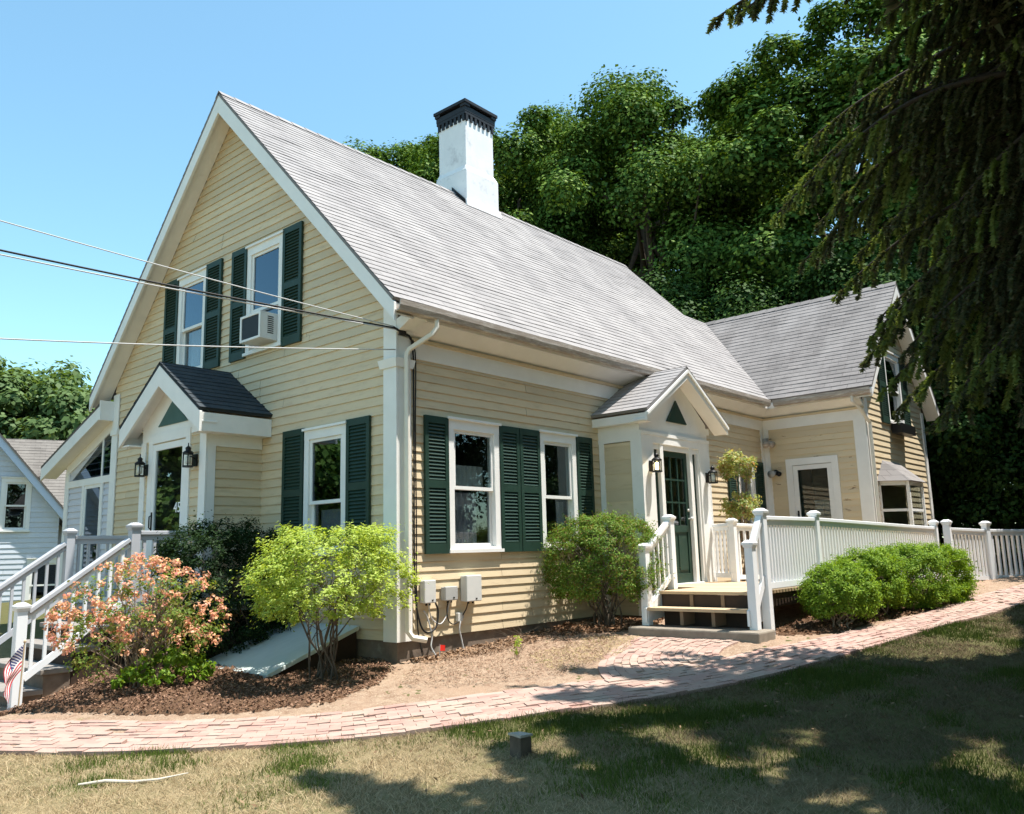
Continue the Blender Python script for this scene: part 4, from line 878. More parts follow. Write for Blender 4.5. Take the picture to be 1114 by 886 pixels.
# ---- side porch steps and landing
pd = empty('porch_steps', (3.9, -2.0, .0), 'white railed wooden landing with two open steps below the green door', 'steps')
DZ = .385; DX0 = 3.17; DY0, DY1 = -2.70, -1.38
m = MB()
n = 11
for k in range(n):   # boards along y
    x0 = DX0+(5.9-DX0)*k/n; m.box(x0+.003, x0+(5.9-DX0)/n-.003, DY0, -.75 if x0 > 3.94 else DY1, DZ-.035, DZ+random.gauss(0, .001))
m.build('landing', M_treadw, pd)
m = MB(); m.box(DX0-.30, DX0-.02, DY0+.0, DY1-.0, .165, .20); m.build('tread', M_treadw, pd)
m = MB(); m.box(DX0+.02, DX0+.05, DY0+.05, DY1-.05, -.05, DZ-.04); m.build('riser', M_darkw, pd)
m = MB(); m.box(DX0+.05, 5.9, DY0+.02, DY0+.05, DZ-.2, DZ-.04); m.box(DX0+.05, 4.0, DY1-.04, DY1-.01, DZ-.2, DZ-.04); m.build('skirt', M_darkw, pd)
for y in (DY0+.42, DY0+.84): MB().box(DX0-.26, DX0+.018, y, y+.045, .0, .163).box(DX0-.0, DX0+.018, y, y+.045, .2, DZ-.04).build('stringer', pmat('worn_stringer', (.20, .14, .09), None, 5, .8), pd)
for y in (DY0-.035, DY1+.005):
    m = MB(); m.hexa([(DX0-.30, y, .02), (DX0+.12, y, .06), (DX0+.12, y+.03, .06), (DX0-.30, y+.03, .02), (DX0-.30, y, .19), (DX0+.1, y, DZ-.01), (DX0+.1, y+.03, DZ-.01), (DX0-.30, y+.03, .19)]); m.build('stringer', M_vinyl, pd)
zz = gzf(3.2, -2.83)
p_ur = add_post(3.24, -2.79, zz-.05, 1.36, pd, M_vinyl, .10); p_lr = add_post(2.95, -2.76, -.02, .99, pd, M_vinyl, .10)
p_ul = add_post(3.62, -1.32, DZ, 1.36, pd, M_vinyl, .10); p_ll = add_post(2.95, -1.33, -.02, .99, pd, M_vinyl, .10)
rail_run((2.99, -2.765, .05), (3.20, -2.79, .40), pd, M_vinyl, bal=.075, bot=.16)
rail_run((3.0, -1.33, .05), (3.58, -1.32, .40), pd, M_vinyl, bal=.11, bot=.16)
p_m = add_post(5.74, -1.17, DZ, 1.345, pd, M_vinyl, .10)
rail_run((5.69, -1.15, DZ), (4.95+.95, -.78, DZ), pd, M_vinyl)
st = empty('stone_step', (2.8, -2.05, -.15), 'long low concrete slab at the foot of the porch steps', 'step')
MB().box(2.66, 3.10, -2.93, -1.22, -.26, -.02).build('slab', M_oldconc, st, bevel=.02)
# ---- wheelchair ramp
rp = empty('ramp', (6.5, -2.4, .0), 'long white railed ramp running right from the porch landing behind the box hedge', 'ramp')
P = [(3.24, -2.79), (4.95, -2.76), (9.25, -3.12)]; P4, P5, P6 = (9.42, -3.28), (10.4, -3.66), (14.0, -5.05)
def dk(x): return DZ if x < 5 else DZ-.03*(x-5)
m = MB(); m.hexa([(5.9, -2.70, DZ-.05), (9.3, -3.05, .20), (9.3, -1.95, .2), (5.9, -1.2, DZ-.05), (5.9, -2.70, DZ-.005), (9.3, -3.05, .245), (9.3, -1.95, .245), (5.9, -1.2, DZ-.005)]); m.build('ramp_deck', M_treadw, rp)
m = MB(); m.hexa([(9.3, -3.05, .15), (14, -4.9, .10), (14, -3.7, .10), (9.3, -1.95, .15), (9.3, -3.05, .243), (14, -4.9, .18), (14, -3.7, .18), (9.3, -1.95, .243)]); m.build('ramp_deck', M_treadw, rp)
add_post(*P[1], gzf(*P[1])-.05, 1.365, rp, M_vinyl, .10); add_post(*P[2], gzf(*P[2])-.05, 1.27, rp, M_vinyl, .10)
rail_run((3.30, -2.79, DZ), (4.89, -2.76, DZ), rp, M_vinyl, bal=.088, bot=.07)
rail_run((5.0, -2.765, DZ), (9.19, -3.115, .27), rp, M_vinyl, bal=.088, bot=.07)
add_post(*P4, gzf(*P4)-.05, 1.27, rp, M_vinyl, .11); add_post(*P5, gzf(*P5)-.05, 1.24, rp, M_vinyl, .10, rot=-.36)
ang = math.atan2(P5[1]-P4[1], P5[0]-P4[0])
rail_run((P4[0]+.05, P4[1]-.02, .25), (P5[0]-.05, P5[1]+.02, .21), rp, M_vinyl, bal=.088, bot=.05)
rail_run((P5[0]+.05, P5[1]-.02, .21), (P6[0], P6[1], .16), rp, M_vinyl, bal=.15, bot=.05, bw=.04)
rail_run((5.80, -1.18, DZ), (8.9, -1.66, .28), rp, M_vinyl, bal=.16, bot=.07)
add_post(8.96, -1.68, .2, 1.25, rp, M_vinyl, .10)
ld = empty('landing', (9.2, -.9, .1), 'low wooden landing in front of the wing door, mostly hidden by the ramp', 'landing')
MB().box(8.6, L-.04, -1.6, -.35, .28, .38).build('platform', M_treadw, ld); m = MB()
for x in (8.65, L-.12): m.box(x, x+.08, -1.55, -1.47, 0, .279); m.box(x, x+.08, -.48, -.40, 0, .279)
m.build('leg', M_darkw, ld)
# ---- street entry steps
es = empty('entry_steps', (-1.2, 3.6, -.3), 'grey railed stone steps climbing to the glass storm door', 'steps')
EZ = .40; EX0 = -1.68
MB().box(EX0, EXF-.03, 2.70, 4.9, EZ-.08, EZ).box(EXF-.03, -.04, 2.1, 2.70, EZ-.08, EZ).build('landing', M_greystep, es)
MB().box(EX0+.04, EXF-.05, 2.74, 4.86, -.7, EZ-.082).build('landing_base', M_darkw, es)
for k in range(4):
    z1 = EZ-.198*(k+1); x1 = EX0-.29*k
    MB().box(x1-.30, x1+.03, 2.83, 4.55, z1-.055, z1).build('tread', M_greystep, es, bevel=.008)
    MB().box(x1-.26, x1+.02, 2.86, 4.5, -.85, z1-.056).build('riser', M_stone if k > 1 else M_darkw, es)
for y, mt in ((2.75, M_greyrail), (4.6, M_greyrail)):
    add_post(-1.66, y, EZ-.3, EZ+.98, es, mt, .105); pl2 = add_post(-2.82, y, -.75, .53, es, M_vinyl if y < 3 else mt, .105)
    rail_run((-2.76, y, -.39), (-1.72, y, .36), es, M_vinyl if y < 3 else mt, bal=.125, top=.82, bot=.14, hand=(.10, .05), handmat=M_greyrail)
    rail_run((-1.60, y, EZ), (-.85, y, EZ), es, mt, bal=.12, top=.86)
# ------------------------------------------------------------------ bulkhead
bk = empty('cellar_bulkhead', (-.7, 1.35, -.3), 'pale blue-grey sloping cellar door leaning against the gable wall', 'cellar door')
MB().hexa([(-1.30, .48, -.27), (-.04, .60, .10), (-.04, 1.98, .10), (-1.30, 1.88, -.27), (-1.31, .48, -.225), (-.04, .60, .15), (-.04, 1.98, .15), (-1.31, 1.88, -.225)]).build('door_panel', M_bulk, bk, bevel=.006)
MB().hexa([(-1.26, .54, -.6), (-.03, .66, -.6), (-.03, 1.93, -.6), (-1.26, 1.83, -.6), (-1.26, .54, -.275), (-.03, .66, .09), (-.03, 1.93, .09), (-1.26, 1.83, -.275)]).build('curb', M_darkw, bk)
# ------------------------------------------------------------------ flag, stump, marker, stick
_f = cpt(19, 772, 9.6); FX, FY = _f.x, _f.y
fl = empty('flag', (FX, FY, gzf(FX, FY)), 'small American flag on a thin stick beside the white newel post', 'flag')
fb = Vector((FX, FY, gzf(FX, FY))); ft = fb+Vector((.03, .02, .66))
MB().tube([fb-Vector((0, 0, .1)), ft], .007, 8).tube([ft, ft+Vector((0, 0, .015)), ft+Vector((0, 0, .03))], [.012, .014, .002], 8).build('stick', M_treadw, fl)
m = MB(); ns = 13; nf = 26; side = Vector((-.78, -.30, 0)).normalized(); lat = Vector((.35, -.9, 0)).normalized()
def fpos(s, t):   # s along the fly 0..1, t along the hoist 0..1 (0 = top)
    top = ft.lerp(fb, .03+.36*t); out = .23*math.sin(min(1, s*1.25)*math.pi/2)*(1-.35*t); dn = .33*s**1.25
    wob = .022*math.sin(s*7+t*9)*s
    return top+side*(out*.8+.01)+lat*wob-Vector((0, 0, dn))
V_ = [[fpos(i/nf, j/ns) for j in range(ns+1)] for i in range(nf+1)]
vs_ = [p for r in V_ for p in r]; 
for i in range(nf):
    for j in range(ns):
        q = i*(ns+1)+j; mi = 2 if (j < 7 and i < nf*.4) else (0 if j % 2 == 0 else 1)
        m.f.append((q, q+ns+1, q+ns+2, q+1)); m.mi.append(mi)
m.v = [tuple(v) for v in vs_]; m.uv = [(0, 0)]*len(vs_)
off = (side.cross(Vector((0, 0, 1)))).normalized()
for r in range(9):
    for c in range(6 if r % 2 == 0 else 5):
        s = .4*((c+.5+(0 if r % 2 == 0 else .5))/6); t = 7/13*((r+.5)/9)
        p = fpos(s, t); dxs = (fpos(s+.01, t)-p).normalized()*.005; dzs = (fpos(s, t+.01)-p).normalized()*.005
        nrm_ = dxs.cross(dzs).normalized()*.0015
        for sg in (1, -1): m.add([p+nrm_*sg-dxs-dzs, p+nrm_*sg+dxs-dzs, p+nrm_*sg+dxs+dzs, p+nrm_*sg-dxs+dzs], [(0, 1, 2, 3)], mi=1)
fo = m.build('flag_cloth', [M_flagred, M_flagwhite, M_flagblue], fl)
x, y = -1.88, -3.36; z = gzf(x, y)
sp_ = empty('wooden_stump', (x, y, z), 'short square wooden post stub standing in the lawn', 'post stub')
m = MB(); m.hexa([(x-.055, y-.05, z-.1), (x+.05, y-.055, z-.1), (x+.055, y+.05, z-.1), (x-.05, y+.055, z-.1), (x-.06, y-.05, z+.135), (x+.045, y-.06, z+.125), (x+.05, y+.045, z+.125), (x-.055, y+.05, z+.135)]); m.build('post', M_bark, sp_, bevel=.008)
m = MB(); m.hexa([(x-.062, y-.055, z+.128), (x+.05, y-.065, z+.128), (x+.055, y+.05, z+.128), (x-.06, y+.055, z+.138), (x-.062, y-.055, z+.145), (x+.05, y-.065, z+.14), (x+.055, y+.05, z+.14), (x-.06, y+.055, z+.15)]); m.build('weathered_top', M_conc, sp_)
x, y = .42, -.22; z = gzf(x, y)
mk = empty('marker_flag', (x, y, z), 'tiny red marker flag on a wire by the foundation', 'marker flag')
MB().tube([(x, y, z-.05), (x+.01, y, z+.17)], .003, 6).build('wire', M_wcable, mk); MB().hexa([(x+.01, y-.002, z+.10), (x+.075, y-.014, z+.095), (x+.075, y-.010, z+.095), (x+.01, y+.002, z+.10), (x+.012, y-.002, z+.165), (x+.075, y-.014, z+.155), (x+.075, y-.010, z+.155), (x+.012, y+.002, z+.165)]).build('flag_sheet', M_red, mk)
P_ = [(-3.86, -1.42), (-3.74, -1.52), (-3.62, -1.66), (-3.52, -1.76), (-3.36, -1.84)]
m = MB(); m.tube([(a, b, gzf(a, b)+.03+.008*math.sin(i*2)) for i, (a, b) in enumerate(P_)], [.007, .010, .009, .007, .003], 7); tw = m.build('fallen_stick', M_stickw, None, loc=(-3.6, -1.6, gzf(-3.6, -1.6))); tag(tw, 'bleached stick lying on the dry lawn', 'stick')

# ------------------------------------------------------------------ foliage helpers
def leaf_quads(c, nrm, size, aspect=.55, jit=.6, r=rng):
    N = len(c); nrm = nrm+r.normal(0, jit, (N, 3)); nrm /= np.linalg.norm(nrm, axis=1)[:, None]+1e-9
    t = np.cross(nrm, r.normal(0, 1, (N, 3))); t /= np.linalg.norm(t, axis=1)[:, None]+1e-9; b = np.cross(nrm, t)
    s = (size*r.uniform(.6, 1.35, N))[:, None] if np.isscalar(size) else (size*r.uniform(.7, 1.3, N))[:, None]
    return np.stack([c-t*s*.5, c-b*s*aspect*.5+nrm*s*.08, c+t*s*.5, c+b*s*aspect*.5+nrm*s*.08], 1)
def clump_cloud(centers, radii, per, r=rng, flat=.75, shell=.55, cap=0):
    out_c = []; out_n = []
    for c, R in zip(centers, radii):
        d = r.normal(0, 1, (per, 3)); d /= np.linalg.norm(d, axis=1)[:, None]; d[:, 2] = np.where(r.random(per) < cap, np.abs(d[:, 2]), d[:, 2])
        rad = R*(shell+(1-shell)*r.random(per)**.6)*r.uniform(.75, 1.15, per)
        out_c.append(np.array(c)+d*rad[:, None]*np.array([1, 1, flat])); n = d.copy(); n[:, 2] += .55; out_n.append(n)
    return np.concatenate(out_c), np.concatenate(out_n)
def tree(name, x, y, h, rad, z0, mat, label, cat='tree', group=None, nclump=90, per=330, leaf=.2, base=.25, trunk=True, seed=1, boxy=.82, clr=(.16, .28)):
    r = np.random.default_rng(seed); g = gzf(x, y); root = empty(name, (x, y, g), label, cat, group)
    ctr = np.array([x, y, g+h*(base+(1-base)/2)]); ax = np.array([rad, rad, h*(1-base)/2])
    d = r.normal(0, 1, (nclump, 3)); d /= np.linalg.norm(d, axis=1)[:, None]; d = np.sign(d)*np.abs(d)**boxy
    k = r.uniform(.5, .96, nclump)**.6; 
    lump = 1+.16*np.sin(d[:, 0]*5+seed)+.12*np.sin(d[:, 1]*6+seed*2)+.10*np.sin(d[:, 2]*7+seed*3)
    lump = np.minimum(lump, np.where(d[:, 2] > .3, 1.0, 1.2))
    tp = np.where(d[:, 2] > 0, 1-.15*np.abs(d[:, 2])**2, 1.0)
    cs = ctr+d*ax*(k*lump)[:, None]*np.stack([tp, tp, np.ones_like(tp)], -1)
    rs = rad*r.uniform(clr[0], clr[1], nclump)
    if trunk:
        m = MB(); top = g+h*.8; n = 9; pts = [(x+.25*math.sin(i*.9+seed), y+.2*math.cos(i*.8+seed)-.2, g-.2+(top-g)*i/(n-1)) for i in range(n)]; pts[0] = (x, y, g-.2)
        m.tube(pts, [max(.04, rad*.075*(1-i/n)**.8+.02) for i in range(n)], 9)
        for q in range(min(nclump, 26)):
            i = int(r.integers(2, n-1)); p = Vector(pts[i]); e = Vector(cs[q]); mid = p.lerp(e, .5)+Vector((0, 0, .25*(e-p).length*.3)); m.tube([p, mid, e], [rad*.022, rad*.014, rad*.005], 5, cap=False)
        m.build('trunk', M_bark, root, smooth=True)
    c, n = clump_cloud(cs, rs, per, r, .8, .5, .4); c += r.normal(0, 1, c.shape)*.11*np.repeat(rs, per)[:, None]*.75
    n[:, :] += (c-ctr)/np.linalg.norm(c-ctr, axis=1)[:, None]*.4
    np_mesh('crown', leaf_quads(c, n, leaf*r.uniform(.75, 1.3, len(c)), .7, .5, r), 4, mat, root)
    return root
GT = 'tall maples behind the house'
TS = [(cpt(415, 165, 36), 5.6, 'paler maple behind the house, left of the white chimney', .25), (cpt(560, 112, 31), 4.8, 'rounded maple rising just right of the white chimney', .2), (cpt(690, 92, 29), 5.4, 'broad tall maple above the middle of the long roof', .15), (cpt(800, 122, 34), 5.0, 'darker maple standing back between the two tallest maples', .15), (cpt(905, 18, 28), 5.6, 'tallest maple, above the roof of the wing', .12), (cpt(1050, -40, 27), 5.0, 'maple half hidden by the drooping spruce branches', .1), (cpt(622, 128, 34), 4.8, 'maple standing back behind the broad tall maple', .2), (cpt(475, 158, 38), 5.6, 'distant maple showing behind the white chimney', .2)]
PROTO = []
for i, (p, r0, lab, bs) in enumerate(TS):
    h = p.z-gzf(p.x, p.y)-.3
    if i < 3:
        t = tree('maple_tree', p.x, p.y, h, r0, 0, L_maple, lab, group=GT, nclump=175, per=1000, leaf=.132, base=bs, seed=30+i, clr=(.12, .23)); PROTO.append((t, h, r0))
    else:
        t0, h0, rr0 = PROTO[i % 3]; t = copy_tree(t0); t.location = (p.x, p.y, gzf(p.x, p.y)); t.scale = (r0/rr0, r0/rr0, h/h0); t.rotation_euler.z = 1.3+2.1*i; t['label'] = lab
US = [(16.5, .5, 8.5, 3.2), (19.0, -3.0, 10, 3.6), (15.9, 4.4, 9.0, 3.0), (21, 3.0, 11, 3.8), (22.5, -7.5, 11, 4.0), (17.5, -6.2, 5.2, 2.4), (24.5, -11.5, 11, 4.2), (18.5, 8.5, 9, 3.4), (12.0, 13.5, 9, 3.4), (14.6, -6.9, 8.5, 2.9), (27, -3, 10, 4.5), (29, -9, 10, 4.5), (20.5, -9.5, 5, 3)]
UL = ['dark leafy understory tree just beyond the wing gable', 'dark understory tree at the end of the ramp', 'dark understory tree behind the roof valley', 'tall dark understory tree in deep shade beyond the wing', 'dark understory tree at the right edge, behind the ramp rail', 'low dark thicket tree above the end of the ramp rail', 'farthest dark tree past the right edge of the ramp', 'dark understory tree behind the far end of the long roof', 'dark understory tree hidden behind the long roof', 'dark tree leaning over the outer end of the ramp rail', 'deep shaded tree far behind the wing gable', 'deep shaded tree far behind the end of the ramp rail', 'low dark thicket tree at the right edge of the view']
for i, ((x, y, h, r0), lab) in enumerate(zip(US, UL)):
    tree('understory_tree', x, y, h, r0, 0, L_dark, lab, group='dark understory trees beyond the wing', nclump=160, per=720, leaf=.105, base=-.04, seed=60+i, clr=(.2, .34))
for i, (u, v, t, r0, lab) in enumerate(((28, 395, 52, 5.0, 'pale feathery tree behind the neighbouring house'), (95, 420, 50, 4.6, 'rounded green tree between the neighbouring house and the gable'), (-40, 392, 54, 5.5, 'pale tree at the far left edge of the view'), (62, 410, 58, 5.0, 'distant green tree in the gap over the brown roof'), (135, 428, 56, 5, 'distant tree just visible beside the gable eave'))):
    p = cpt(u, v, t); tree('far_tree', p.x, p.y, p.z-gzf(p.x, p.y), r0, 0, L_far, lab, group='trees far behind the neighbouring house', nclump=90, per=200, leaf=.34, base=.1, seed=90+i)
# trees across the street, outside the frame: they are what the glass mirrors
RT = [((-7.5, 15, 6.6, 3.2), 'leafy tree across the side street, mirrored in the glass storm door'), ((-12, 19, 5.2, 3.2), 'low tree to the left of the one mirrored in the storm door'), ((-3.5, 21.5, 8, 3.2), 'tree across the side street nearest the lean-to'), ((-18, 8, 5, 3.4), 'tree across the street facing the gable'),
      ((-6, -20, 13, 5), 'large tree behind the viewer on the left'), ((2, -19, 14, 5.5), 'large tree directly across the lawn from the long wall'), ((9, -18, 13, 5), 'large tree across the lawn from the green door'), ((15.5, -17, 13, 5), 'large tree across the lawn from the ramp'), ((-1, -24, 15, 6), 'tallest tree behind the front row across the lawn'), ((6, -24, 15, 6), 'second tall tree in the back row across the lawn'),
      ((-2, -15.5, 3.6, 2.6), 'low bush between the trees behind the viewer'), ((2.5, -14.8, 3.4, 2.6), 'low bush directly across the lawn from the long wall'), ((7, -15, 3.6, 2.8), 'low bush across the lawn from the green door'), ((11.5, -15, 3.8, 2.8), 'low bush across the lawn from the ramp'), ((4.8, -16.5, 4.2, 2.8), 'taller bush behind the low ones across the lawn')]
for i, ((x, y, h, r0), lab) in enumerate(RT):
    tree('roadside_tree', x, y, h, r0, 0, L_dark if i else L_maple, lab, nclump=110, per=420, leaf=.2, base=.03, seed=120+i, clr=(.22, .36))

# ------------------------------------------------------------------ shrubs
def stems(root, x, y, tops, r0, mat, seed, wig=.06, name='stems', spread=.08):
    rg = random.Random(seed); m = MB()
    for tx, ty, tz in tops:
        bx, by = x+rg.gauss(0, spread), y+rg.gauss(0, spread); b = Vector((bx, by, gzf(bx, by)-.05)); e = Vector((tx, ty, tz)); pts = []
        for i in range(7):
            t = i/6; p = b.lerp(e, t**1.0); p.x -= (e.x-b.x)*.30*math.sin(math.pi*t)*.6; p.y -= (e.y-b.y)*.30*math.sin(math.pi*t)*.6
            if 0 < i < 6: p += Vector((rg.gauss(0, wig), rg.gauss(0, wig), rg.gauss(0, wig*.4)))*.5
            pts.append(p)
        m.tube(pts, [r0*(1-.75*i/6) for i in range(7)], 6)
        for i in (3, 4, 5):
            q = pts[i]; m.tube([q, q+Vector((rg.gauss(0, .09), rg.gauss(0, .09), .08+rg.random()*.08)), q+Vector((rg.gauss(0, .16), rg.gauss(0, .16), .2+rg.random()*.12))], [r0*.4, r0*.28, r0*.12], 5)
    return m.build(name, mat, root, smooth=True)
def shrub(name, x, y, label, cat, shape, nleaf, leaf, mat, nst=9, r0=.016, seed=1, stmat=M_twig, aspect=.5, twig=.07, nclump=140, group=None, top_jit=.0, upn=.4, shell=.62, cl=.5):
    """shape(r) -> points on/in the crown"""
    r = np.random.default_rng(seed); g = gzf(x, y); root = empty(name, (x, y, g), label, cat, group)
    P = shape(r, nclump); ctr = P.mean(0)
    idx = r.choice(len(P), nst, replace=False); stems(root, x, y, [tuple(ctr+(P[i]-ctr)*.85) for i in idx], r0, stmat, seed)
    per = nleaf//nclump; c, n = clump_cloud(P, np.full(len(P), twig)*r.uniform(.7, 1.4, len(P)), per, r, .8, .15)
    n = n*cl+(c-ctr)/(np.linalg.norm(c-ctr, axis=1)[:, None]+1e-6)*(1-cl); n[:, 2] += upn
    k_ = r.random(len(c)) < .05; c[k_] += (c[k_]-ctr)*r.uniform(.04, .2, (k_.sum(), 1)); c += r.normal(0, .008, c.shape)
    c[:, 2] = np.maximum(c[:, 2], gz(c[:, 0], c[:, 1])+.04)
    np_mesh('foliage', leaf_quads(c, n, leaf, aspect, .5, r), 4, mat, root)
    return root
def ell(cx, cy, cz, rx, ry, rz, inner=.55, bottom=-.6, rot=0, boxy=1.0):
    def f(r, n):
        d = r.normal(0, 1, (n*3, 3)); d /= np.linalg.norm(d, axis=1)[:, None]; d = d[d[:, 2] > bottom][:n]
        while len(d) < n: d = np.concatenate([d, d[:n-len(d)]])
        if boxy != 1.0:
            d = np.sign(d)*np.abs(d)**boxy
        k = inner+(1-inner)*r.random(len(d))**.45; p = d*k[:, None]*np.array([rx, ry, rz])
        c, s = math.cos(rot), math.sin(rot); p[:, :2] = np.stack([p[:, 0]*c-p[:, 1]*s, p[:, 0]*s+p[:, 1]*c], -1)
        return p+np.array([cx, cy, cz])
    return f
RZ = .7  # image-parallel direction is roughly (-.65,.75)
# yellow-green shrub: layered, wider than tall, cut away below
def layered(cx, cy, z0, z1, R, rot):
    def f(r, n):
        t = r.random(n)**.8; z = z0+(z1-z0)*t; rad = R*np.sqrt(np.clip(1-((t-.45)/.68)**2, .02, 1))*(r.random(n)**.35); a = r.random(n)*2*np.pi
        z = np.round(z/.09)*.09+r.normal(0, .02, n)
        return np.stack([cx+np.cos(a)*rad, cy+np.sin(a)*rad*.85, z], -1)
    return f
shrub('winged_shrub', -.95, -.02, 'yellow-green airy shrub in front of the corner of the house', 'shrub', layered(-.92, -.08, .32, 1.22, .90, 0), 26000, .036, L_lime, nst=15, r0=.0125, stmat=M_bark, seed=201, nclump=420, twig=.075, upn=1.4, cl=.3)
shrub('azalea', -2.22, 1.25, 'salmon-pink flowering azalea by the entry steps', 'shrub', ell(-2.25, 1.22, .34, .80, .72, .62, .4, -.75), 5200, .038, L_aza, nst=34, r0=.013, seed=202, nclump=150, twig=.09)
az = [o for o in bpy.data.objects if o.name == 'azalea'][0]; ra = np.random.default_rng(5)
P = ell(-2.25, 1.22, .36, .84, .74, .64, .70, -.45)(ra, 420); P = P[(np.sin(P[:, 0]*6.1+P[:, 2]*3)+np.sin(P[:, 1]*5.3-P[:, 2]*5)+ra.normal(0, .5, len(P))) > .15]; cc, cn = clump_cloud(P, np.full(len(P), .05), 17, ra, .9, .3); cn[:, 2] += .2
np_mesh('blossoms', leaf_quads(cc, cn, .034, .75, .5, ra), 4, L_blos, az)
P = ell(-2.1, 1.0, -.12, .5, .4, .18, .3, -.5)(ra, 60); cc, cn = clump_cloud(P, np.full(len(P), .06), 18, ra, .9, .3); np_mesh('low_leaves', leaf_quads(cc, cn, .06, .6, .5, ra), 4, L_box, az)
shrub('yew', 3.08, -.62, 'rounded clipped yew left of the porch steps, its bare stems showing below', 'shrub', ell(3.0, -.68, .76, .78, .74, .62, .74, -.75, boxy=.85), 42000, .034, L_yew, nst=24, r0=.013, stmat=M_bark, seed=203, nclump=480, twig=.085, aspect=.4)
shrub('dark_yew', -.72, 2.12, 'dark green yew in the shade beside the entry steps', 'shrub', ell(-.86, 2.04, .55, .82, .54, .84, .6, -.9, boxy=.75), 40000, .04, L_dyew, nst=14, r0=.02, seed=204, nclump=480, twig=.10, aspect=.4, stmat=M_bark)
shrub('box_shrub', 4.22, -3.28, 'smaller bright green box shrub in front of the ramp rail', 'shrub', ell(4.22, -3.28, .33, .50, .42, .36, .65, -.75), 26000, .032, L_box, nst=12, r0=.012, seed=205, nclump=280, twig=.08, group='box shrubs along the ramp')
shrub('box_shrub', 5.25, -3.30, 'middle green box shrub merging with the long clipped one', 'shrub', ell(5.2, -3.28, .42, .60, .45, .42, .65, -.8, rot=-.1), 28000, .032, L_box, nst=12, r0=.012, seed=206, nclump=300, twig=.08, group='box shrubs along the ramp')
shrub('box_shrub', 6.6, -3.55, 'long low clipped green box shrub farthest along the ramp', 'shrub', ell(6.65, -3.52, .42, 1.10, .52, .45, .55, -.85, rot=-.15, boxy=.72), 62000, .032, L_box, nst=14, r0=.012, seed=207, nclump=540, twig=.085, group='box shrubs along the ramp')
def two_tier(r, n):
    a = ell(6.83, -.78, 2.22, .30, .30, .26, .3, -.8)(r, n//2); b = ell(6.88, -.80, 1.55, .36, .33, .24, .3, -.8)(r, n-n//2); return np.concatenate([a, b])
shrub('variegated_shrub', 6.86, -.80, 'pale variegated shrub in two tiers behind the inner rail', 'shrub', two_tier, 4200, .06, L_var, nst=9, r0=.016, seed=208, nclump=110, twig=.09)
shrub('weed', .88, -.95, 'small weedy seedling in the bare dirt before the side wall', 'plant', ell(.88, -.95, -.06, .06, .06, .10, .2, -.9), 110, .035, L_lime, nst=3, r0=.004, seed=209, nclump=11, twig=.03)

